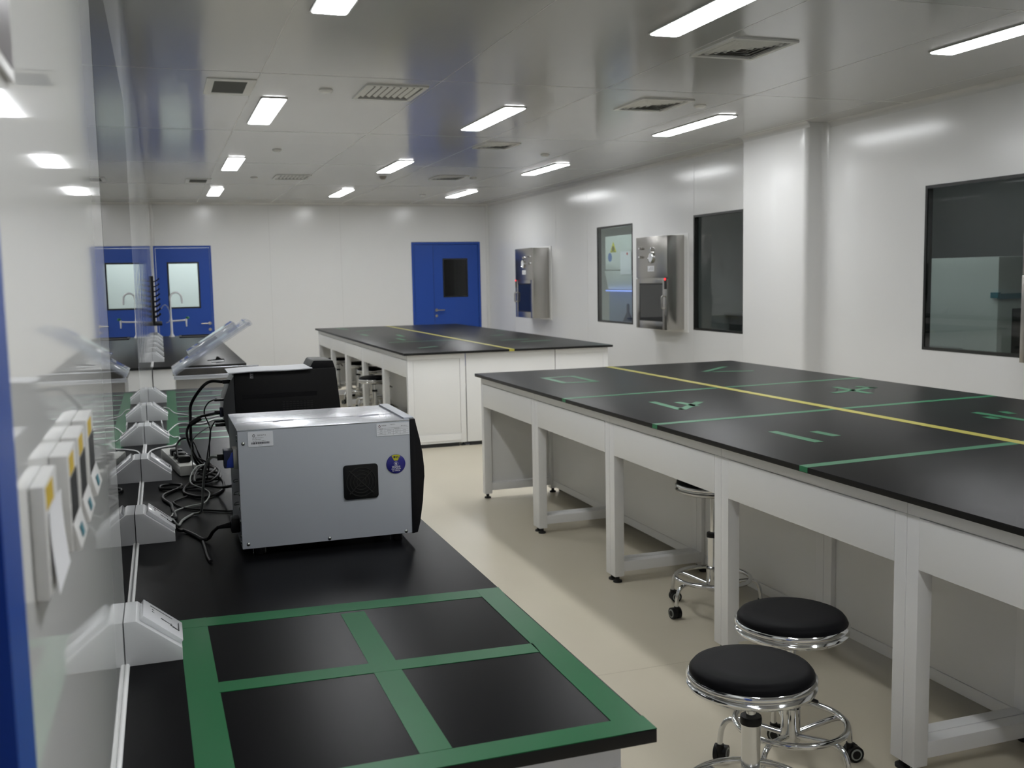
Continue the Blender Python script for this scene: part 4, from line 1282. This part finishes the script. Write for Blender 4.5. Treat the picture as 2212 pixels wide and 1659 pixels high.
# ------------------------------------------------------------------ pass boxes on the right wall
def pass_box(y0, y1, fx, label, mirror=False):
    """stainless transfer box: front face towards -x"""
    t = thing('pass_box', label, 'pass box', (RX, y0, 0.90), group='stainless pass boxes on the right wall')
    W = y1 - y0
    D = RX - fx

    def Y(v):
        return W - v if mirror else v
    def bxy(name, m, x0, a, z0, x1, c, z1, bev=0.0, parent=t):
        a, c = sorted((Y(a), Y(c)))
        return MB().box(x0, a, z0, x1, c, z1, bev=bev).build(name, m, parent)
    bxy('cabinet', M_STAIN, -D + 0.012, 0, 0.0, -0.012, W, 1.0, 0.001)
    bxy('wall_flange', M_PANEL_W, -0.012, -0.08, -0.03, -0.0005, W + 0.08, 1.02, 0.001)
    bxy('upper_panel', M_STAIN, -D, 0.0, 0.555, -D + 0.0115, W, 1.0, 0.001)
    # lower door
    d_ = bxy('door', M_STAIN, -D - 0.004, 0.0, 0.0, -D + 0.0115, 0.10, 0.545, 0.001)
    bxy('door_frame', M_STAIN, -D - 0.004, W - 0.085, 0.0, -D + 0.0115, W, 0.545, 0.001, d_)
    bxy('door_frame', M_STAIN, -D - 0.004, 0.10, 0.0, -D + 0.0115, W - 0.085, 0.085, 0.001, d_)
    bxy('door_frame', M_STAIN, -D - 0.004, 0.10, 0.495, -D + 0.0115, W - 0.085, 0.545, 0.001, d_)
    bxy('door_window', M_GLASSD, -D + 0.001, 0.10, 0.085, -D + 0.0115, W - 0.085, 0.495, 0, d_)
    bxy('window_seal', M_BLACKP, -D - 0.001, 0.10, 0.485, -D + 0.006, W - 0.085, 0.495, 0, d_)
    bxy('window_seal', M_BLACKP, -D - 0.001, 0.10, 0.085, -D + 0.006, W - 0.085, 0.095, 0, d_)
    # handle
    b = MB()
    hy = Y(0.055)
    b.tube([(-D - 0.004, hy, 0.36), (-D - 0.035, hy, 0.355), (-D - 0.038, hy, 0.30), (-D - 0.035, hy, 0.235), (-D - 0.004, hy, 0.23)], 0.009, k=8, sub=4)
    b.build('handle', M_STAIN_D, d_)
    # control strip
    bxy('keypad', M_BLACKP, -D - 0.009, 0.008, 0.435, -D - 0.004, 0.052, 0.555)
    bxy('red_display', M_RED, -D - 0.011, 0.014, 0.530, -D - 0.009, 0.046, 0.550)
    b = MB()
    for j in range(2):
        for i in range(4):
            a, c = sorted((Y(0.016 + 0.018 * j), Y(0.025 + 0.018 * j)))
            b.box(-D - 0.0100, a, 0.450 + 0.019 * i, -D - 0.0088, c, 0.458 + 0.019 * i)
    b.build('buttons', M_INKG, t)
    # gauge
    gy = Y(0.36)
    Mg = Matrix.Translation((-D, gy, 0.775)) @ Matrix.Rotation(R(-90), 4, 'Y')
    g_ = MB().lathe([(0.062, 0), (0.062, 0.018), (0.054, 0.022), (0.050, 0.016)], n=32, mtx=Mg).build('gauge_ring', M_CHROME, t)
    MB().lathe([(0.0, 0.016), (0.0505, 0.016)], n=32, mtx=Mg).build('gauge_dial', M_WHITEP, g_)
    MB().box(-D - 0.018, gy - 0.002, 0.775, -D - 0.0165, gy + 0.002, 0.808).build('needle', M_INK, g_)
    MB().lathe([(0, 0.03), (0.015, 0.026), (0.02, 0.0)], n=16, mtx=Matrix.Translation((-D, gy - 0.02, 0.865)) @ Matrix.Rotation(R(-90), 4, 'Y')).build('gauge_port', M_CHROME, t)
    bxy('paper_label', M_WHITEP, -D - 0.0015, 0.30, 0.625, -D - 0.0002, 0.45, 0.685)
    b = MB()
    for i in range(3):
        a, c = sorted((Y(0.315), Y(0.435 - 0.02 * i)))
        b.box(-D - 0.0019, a, 0.640 + 0.014 * i, -D - 0.0014, c, 0.644 + 0.014 * i)
    b.build('label_lines', M_INKG, t)
    for z in (0.785, 0.880):
        a = MB()
        yy_ = Y(0.605)
        a.lathe([(0.0, 0.022), (0.013, 0.022), (0.016, 0)], n=14, mtx=Matrix.Translation((-D, yy_, z)) @ Matrix.Rotation(R(-90), 4, 'Y'))
        a.build('switch', M_STAIN_D, t)
        bxy('switch_label', M_WHITEP, -D - 0.0015, 0.63, z - 0.008, -D - 0.0002, 0.68, z + 0.010)
    return t


pass_box(9.69, 10.425, 5.094, 'stainless steel pass box between the lit window and the dark window')
pass_box(13.655, 14.39, 5.045, 'stainless steel pass box reflecting blue, nearest to the far blue door', mirror=True)
pass_box(4.20, 4.985, 5.090, 'stainless steel pass box cut by the right picture edge beside the near dark window')

# ------------------------------------------------------------------ things behind the windows
t = thing('safety_cabinet', 'cream biosafety cabinet with yellow warning triangle behind the lit window', 'cabinet', (6.35, 12.15, 0))
MB().box(-0.45, -1.0, 1.565, 0.35, 0.9, 2.02, bev=0.01).build('upper_housing', M_CABW, t)
MB().prism([(-0.47, 1.55), (0.35, 1.55), (0.35, 1.30), (-0.42, 1.30)], 1, -0.98, 0.88, bev=0.005).build('sash_housing', M_CABW, t)
MB().box(-0.40, -0.98, 0.62, 0.35, 0.88, 1.27).build('work_chamber', mat('chamber_steel', (0.30, 0.36, 0.48), 0.4), t)
MB().box(-0.47, -0.95, 1.272, -0.42, 0.85, 1.288).build('lamp_strip', M_GLOW, t)
MB().box(-0.45, -1.0, 0.05, 0.30, 0.9, 0.66, bev=0.01).build('base_cabinet', M_CABW, t)
MB().box(-0.46, -1.03, 0.05, 0.36, -1.0, 2.02, bev=0.004).build('side_panel', M_CABW, t)
ty = 0.63
MB().prism([(ty - 0.10, 1.80), (ty + 0.10, 1.80), (ty, 1.945)], 0, -0.4535, -0.450).build('warning_triangle', M_TRIY, t)
b = MB()
b.prism([(ty - 0.085, 1.805), (ty + 0.085, 1.805), (ty + 0.070, 1.812), (ty - 0.070, 1.812)], 0, -0.4545, -0.4535)
for a in (90, 210, 330):
    tmp = MB(); tmp.torus(0.016, 0.005, 0, (0.018 * math.cos(R(a)), 0.018 * math.sin(R(a))), n=20, k=5)
    tmp.bm.transform(Matrix.Translation((-0.4545, ty, 1.85)) @ Matrix.Rotation(R(90), 4, 'Z') @ Matrix.Rotation(R(90), 4, 'X'))
    b._merge(tmp.bm)
b.build('biohazard_mark', M_INK, t)
MB().lathe([(0, 0.003), (0.06, 0.003), (0.06, 0)], n=30, mtx=Matrix.Translation((-0.45, 0.74, 1.735)) @ Matrix.Rotation(R(-90), 4, 'Y')).build('round_sticker', M_BLUEST, t)
MB().box(-0.475, 0.03, 1.50, -0.4705, 0.36, 1.80).build('paper_notice', M_WHITEP, t)
MB().lathe([(0, 0.003), (0.018, 0.003), (0.018, 0)], n=16, mtx=Matrix.Translation((-0.476, 0.14, 1.77)) @ Matrix.Rotation(R(-90), 4, 'Y')).build('red_dot', mat('red_dot', (0.5, 0.02, 0.02), 0.5), t)
MB().lathe([(0, 0.02), (0.02, 0), (0.02, -0.10), (0.09, -0.26), (0, -0.26)], (-0.48, 0.12, 1.10), n=20).build('flask', mat('flask_grey', (0.05, 0.07, 0.12), 0.3), t)

t = thing('lab_refrigerator', 'pale tall cabinet with teal stripe standing in the dark room behind the near window', 'cabinet', (7.0, 7.11, 0))
MB().box(-0.55, -0.55, 0.02, 0.75, 1.40, 1.585, bev=0.01).build('body', M_CABW, t)
MB().box(-0.58, -0.58, 1.25, -0.552, -0.50, 1.295).build('stripe', M_TEAL, t)
MB().box(-0.56, -0.585, 1.24, 0.74, -0.552, 1.285).build('stripe', M_TEAL, t)
MB().box(-0.40, -0.556, 0.05, 0.65, -0.551, 1.16).build('dark_door', M_GREYP, t)
text_mesh('AHC', 0.09, M_TEAL, 'brand_text', t, Matrix.Translation((-0.15, -0.556, 1.47)) @ Matrix.Rotation(R(90), 4, 'X'))
MB().box(-0.9, -0.2, 0.0, -0.56, 1.3, 0.82, bev=0.01).build('plinth_counter', M_DIMD, t)
t = thing('storage_counter', 'dim counter standing in the dark room behind the window next to the column', 'counter', (6.6, 9.55, 0))
MB().box(-0.3, -0.75, 0.0, 0.5, 0.9, 1.0, bev=0.01).build('carcass', M_DIMD, t)
MB().box(-0.33, -0.80, 1.0, 0.53, 0.95, 1.03, bev=0.004).build('counter_top', M_DIMW, t)

# ------------------------------------------------------------------ swivel stools
def make_stool():
    t = thing('swivel_stool', 'x', 'stool', group='round black swivel stools with chrome rings')
    st_h = 0.50
    b = MB()
    b.lathe([(0, st_h), (0.10, st_h - 0.001), (0.135, st_h - 0.004), (0.150, st_h - 0.010), (0.158, st_h - 0.020), (0.158, st_h - 0.030), (0.0, st_h - 0.030)], n=56)
    b.build('cushion', M_LEATHER, t)
    b = MB()
    b.lathe([(0.150, st_h - 0.029), (0.161, st_h - 0.028), (0.1655, st_h - 0.033), (0.166, st_h - 0.038), (0.162, st_h - 0.044), (0.156, st_h - 0.046), (0.161, st_h - 0.049), (0.1655, st_h - 0.055), (0.163, st_h - 0.062), (0.155, st_h - 0.067), (0.13, st_h - 0.068), (0.0, st_h - 0.068)], n=64)
    b.build('chrome_rim', M_CHROME, t)
    MB().lathe([(0.0, st_h - 0.068), (0.05, st_h - 0.068), (0.05, st_h - 0.080), (0.016, st_h - 0.090), (0.0, st_h - 0.090)], n=24).build('seat_plate', M_BLACKM, t)
    MB().cyl((0, 0, 0.22), (0, 0, st_h - 0.088), 0.013, 20).build('piston', M_CHROME, t)
    MB().lathe([(0, 0.356), (0.0265, 0.356), (0.028, 0.350), (0.028, 0.336), (0, 0.336)], n=28).build('collar', M_BLACKP, t)
    MB().lathe([(0, 0.336), (0.0245, 0.336), (0.0245, 0.205), (0.029, 0.203), (0.029, 0.100), (0.024, 0.095), (0, 0.095)], n=28).build('gas_cylinder', M_CHROME, t)
    b = MB()
    b.tube([(0.02, 0.0, st_h - 0.082), (0.10, -0.03, st_h - 0.090), (0.135, -0.04, st_h - 0.105)], 0.0045, k=8)
    b.tube([(0.135, -0.04, st_h - 0.105), (0.175, -0.055, st_h - 0.125)], lambda u: 0.008 - 0.003 * u, k=8, straight=True)
    b.build('lever', M_BLACKP, t)
    MB().torus(0.163, 0.0095, 0.155, n=60, k=10).build('foot_ring', M_CHROME, t)
    for i in range(5):
        a = R(20 + 72 * i)
        c_, s_ = math.cos(a), math.sin(a)
        path = [(0.024, 0.120), (0.09, 0.133), (0.150, 0.143), (0.185, 0.136), (0.202, 0.110), (0.208, 0.070), (0.208, 0.050)]
        l_ = MB()
        l_.tube([(r_ * c_, r_ * s_, z) for r_, z in path], 0.0085, k=10, sub=5)
        leg = l_.build('leg', M_CHROME, t)
        # twin wheel caster
        cx_, cy_ = 0.208 * c_, 0.208 * s_
        ca = a + R(50 + 31 * i)
        u = Vector((math.cos(ca), math.sin(ca), 0))
        w_ = Vector((-u.y, u.x, 0))
        cs = MB()
        ctr = Vector((cx_, cy_, 0.026)) - u * 0.012
        cs.use(M_BLACKP)
        for sgn in (-1, 1):
            cs.tube([ctr + w_ * sgn * 0.006, ctr + w_ * sgn * 0.020], 0.025, k=20, straight=True)
        cs.tube([ctr - w_ * 0.007, ctr + w_ * 0.007], 0.022, k=16, straight=True)
        cs.use(M_GREYC)
        for sgn in (-1, 1):
            cs.tube([ctr + w_ * sgn * 0.0195, ctr + w_ * sgn * 0.0212], 0.018, k=20, straight=True)
        cs.use(M_BLACKP)
        for sgn in (-1, 1):
            cs.tube([ctr + w_ * sgn * 0.0205, ctr + w_ * sgn * 0.0222], 0.013, k=20, straight=True)
        cs.tube([ctr + Vector((0, 0, 0.008)) + u * 0.012, (cx_, cy_, 0.058)], 0.012, k=10, straight=True)
        cs.build('caster', None, leg)
    return t


stool = make_stool()
ST = [((1.392, 2.195), 8, 'black round swivel stool nearest the camera, in front of the other stool'),
      ((1.722, 2.500), 50, 'black round swivel stool standing just behind the nearest stool in the aisle'),
      ((2.262, 3.880), 100, 'black swivel stool tucked under the near island behind a white leg'),
      ((2.080, 10.42), 10, 'black swivel stool under the far island, nearest of those stools'),
      ((2.265, 11.50), 120, 'black swivel stool under the far island, second nearest of those stools'),
      ((2.265, 12.33), 40, 'black swivel stool under the far island, third nearest of those stools'),
      ((2.16, 13.15), 80, 'black swivel stool under the far island, farthest of those stools')]
for i, ((x, y), a, lab) in enumerate(ST):
    if i == 0:
        stool.location = (x, y, 0); stool.rotation_euler = (0, 0, R(a)); stool['label'] = lab
    else:
        s2 = copy_tree(stool, lab, (x, y, 0), R(a))
        if i == 2:
            for ch in s2.children:
                if ch.name.split('.')[0] in ('cushion', 'chrome_rim', 'seat_plate', 'lever', 'piston'):
                    ch.location.z += 0.108
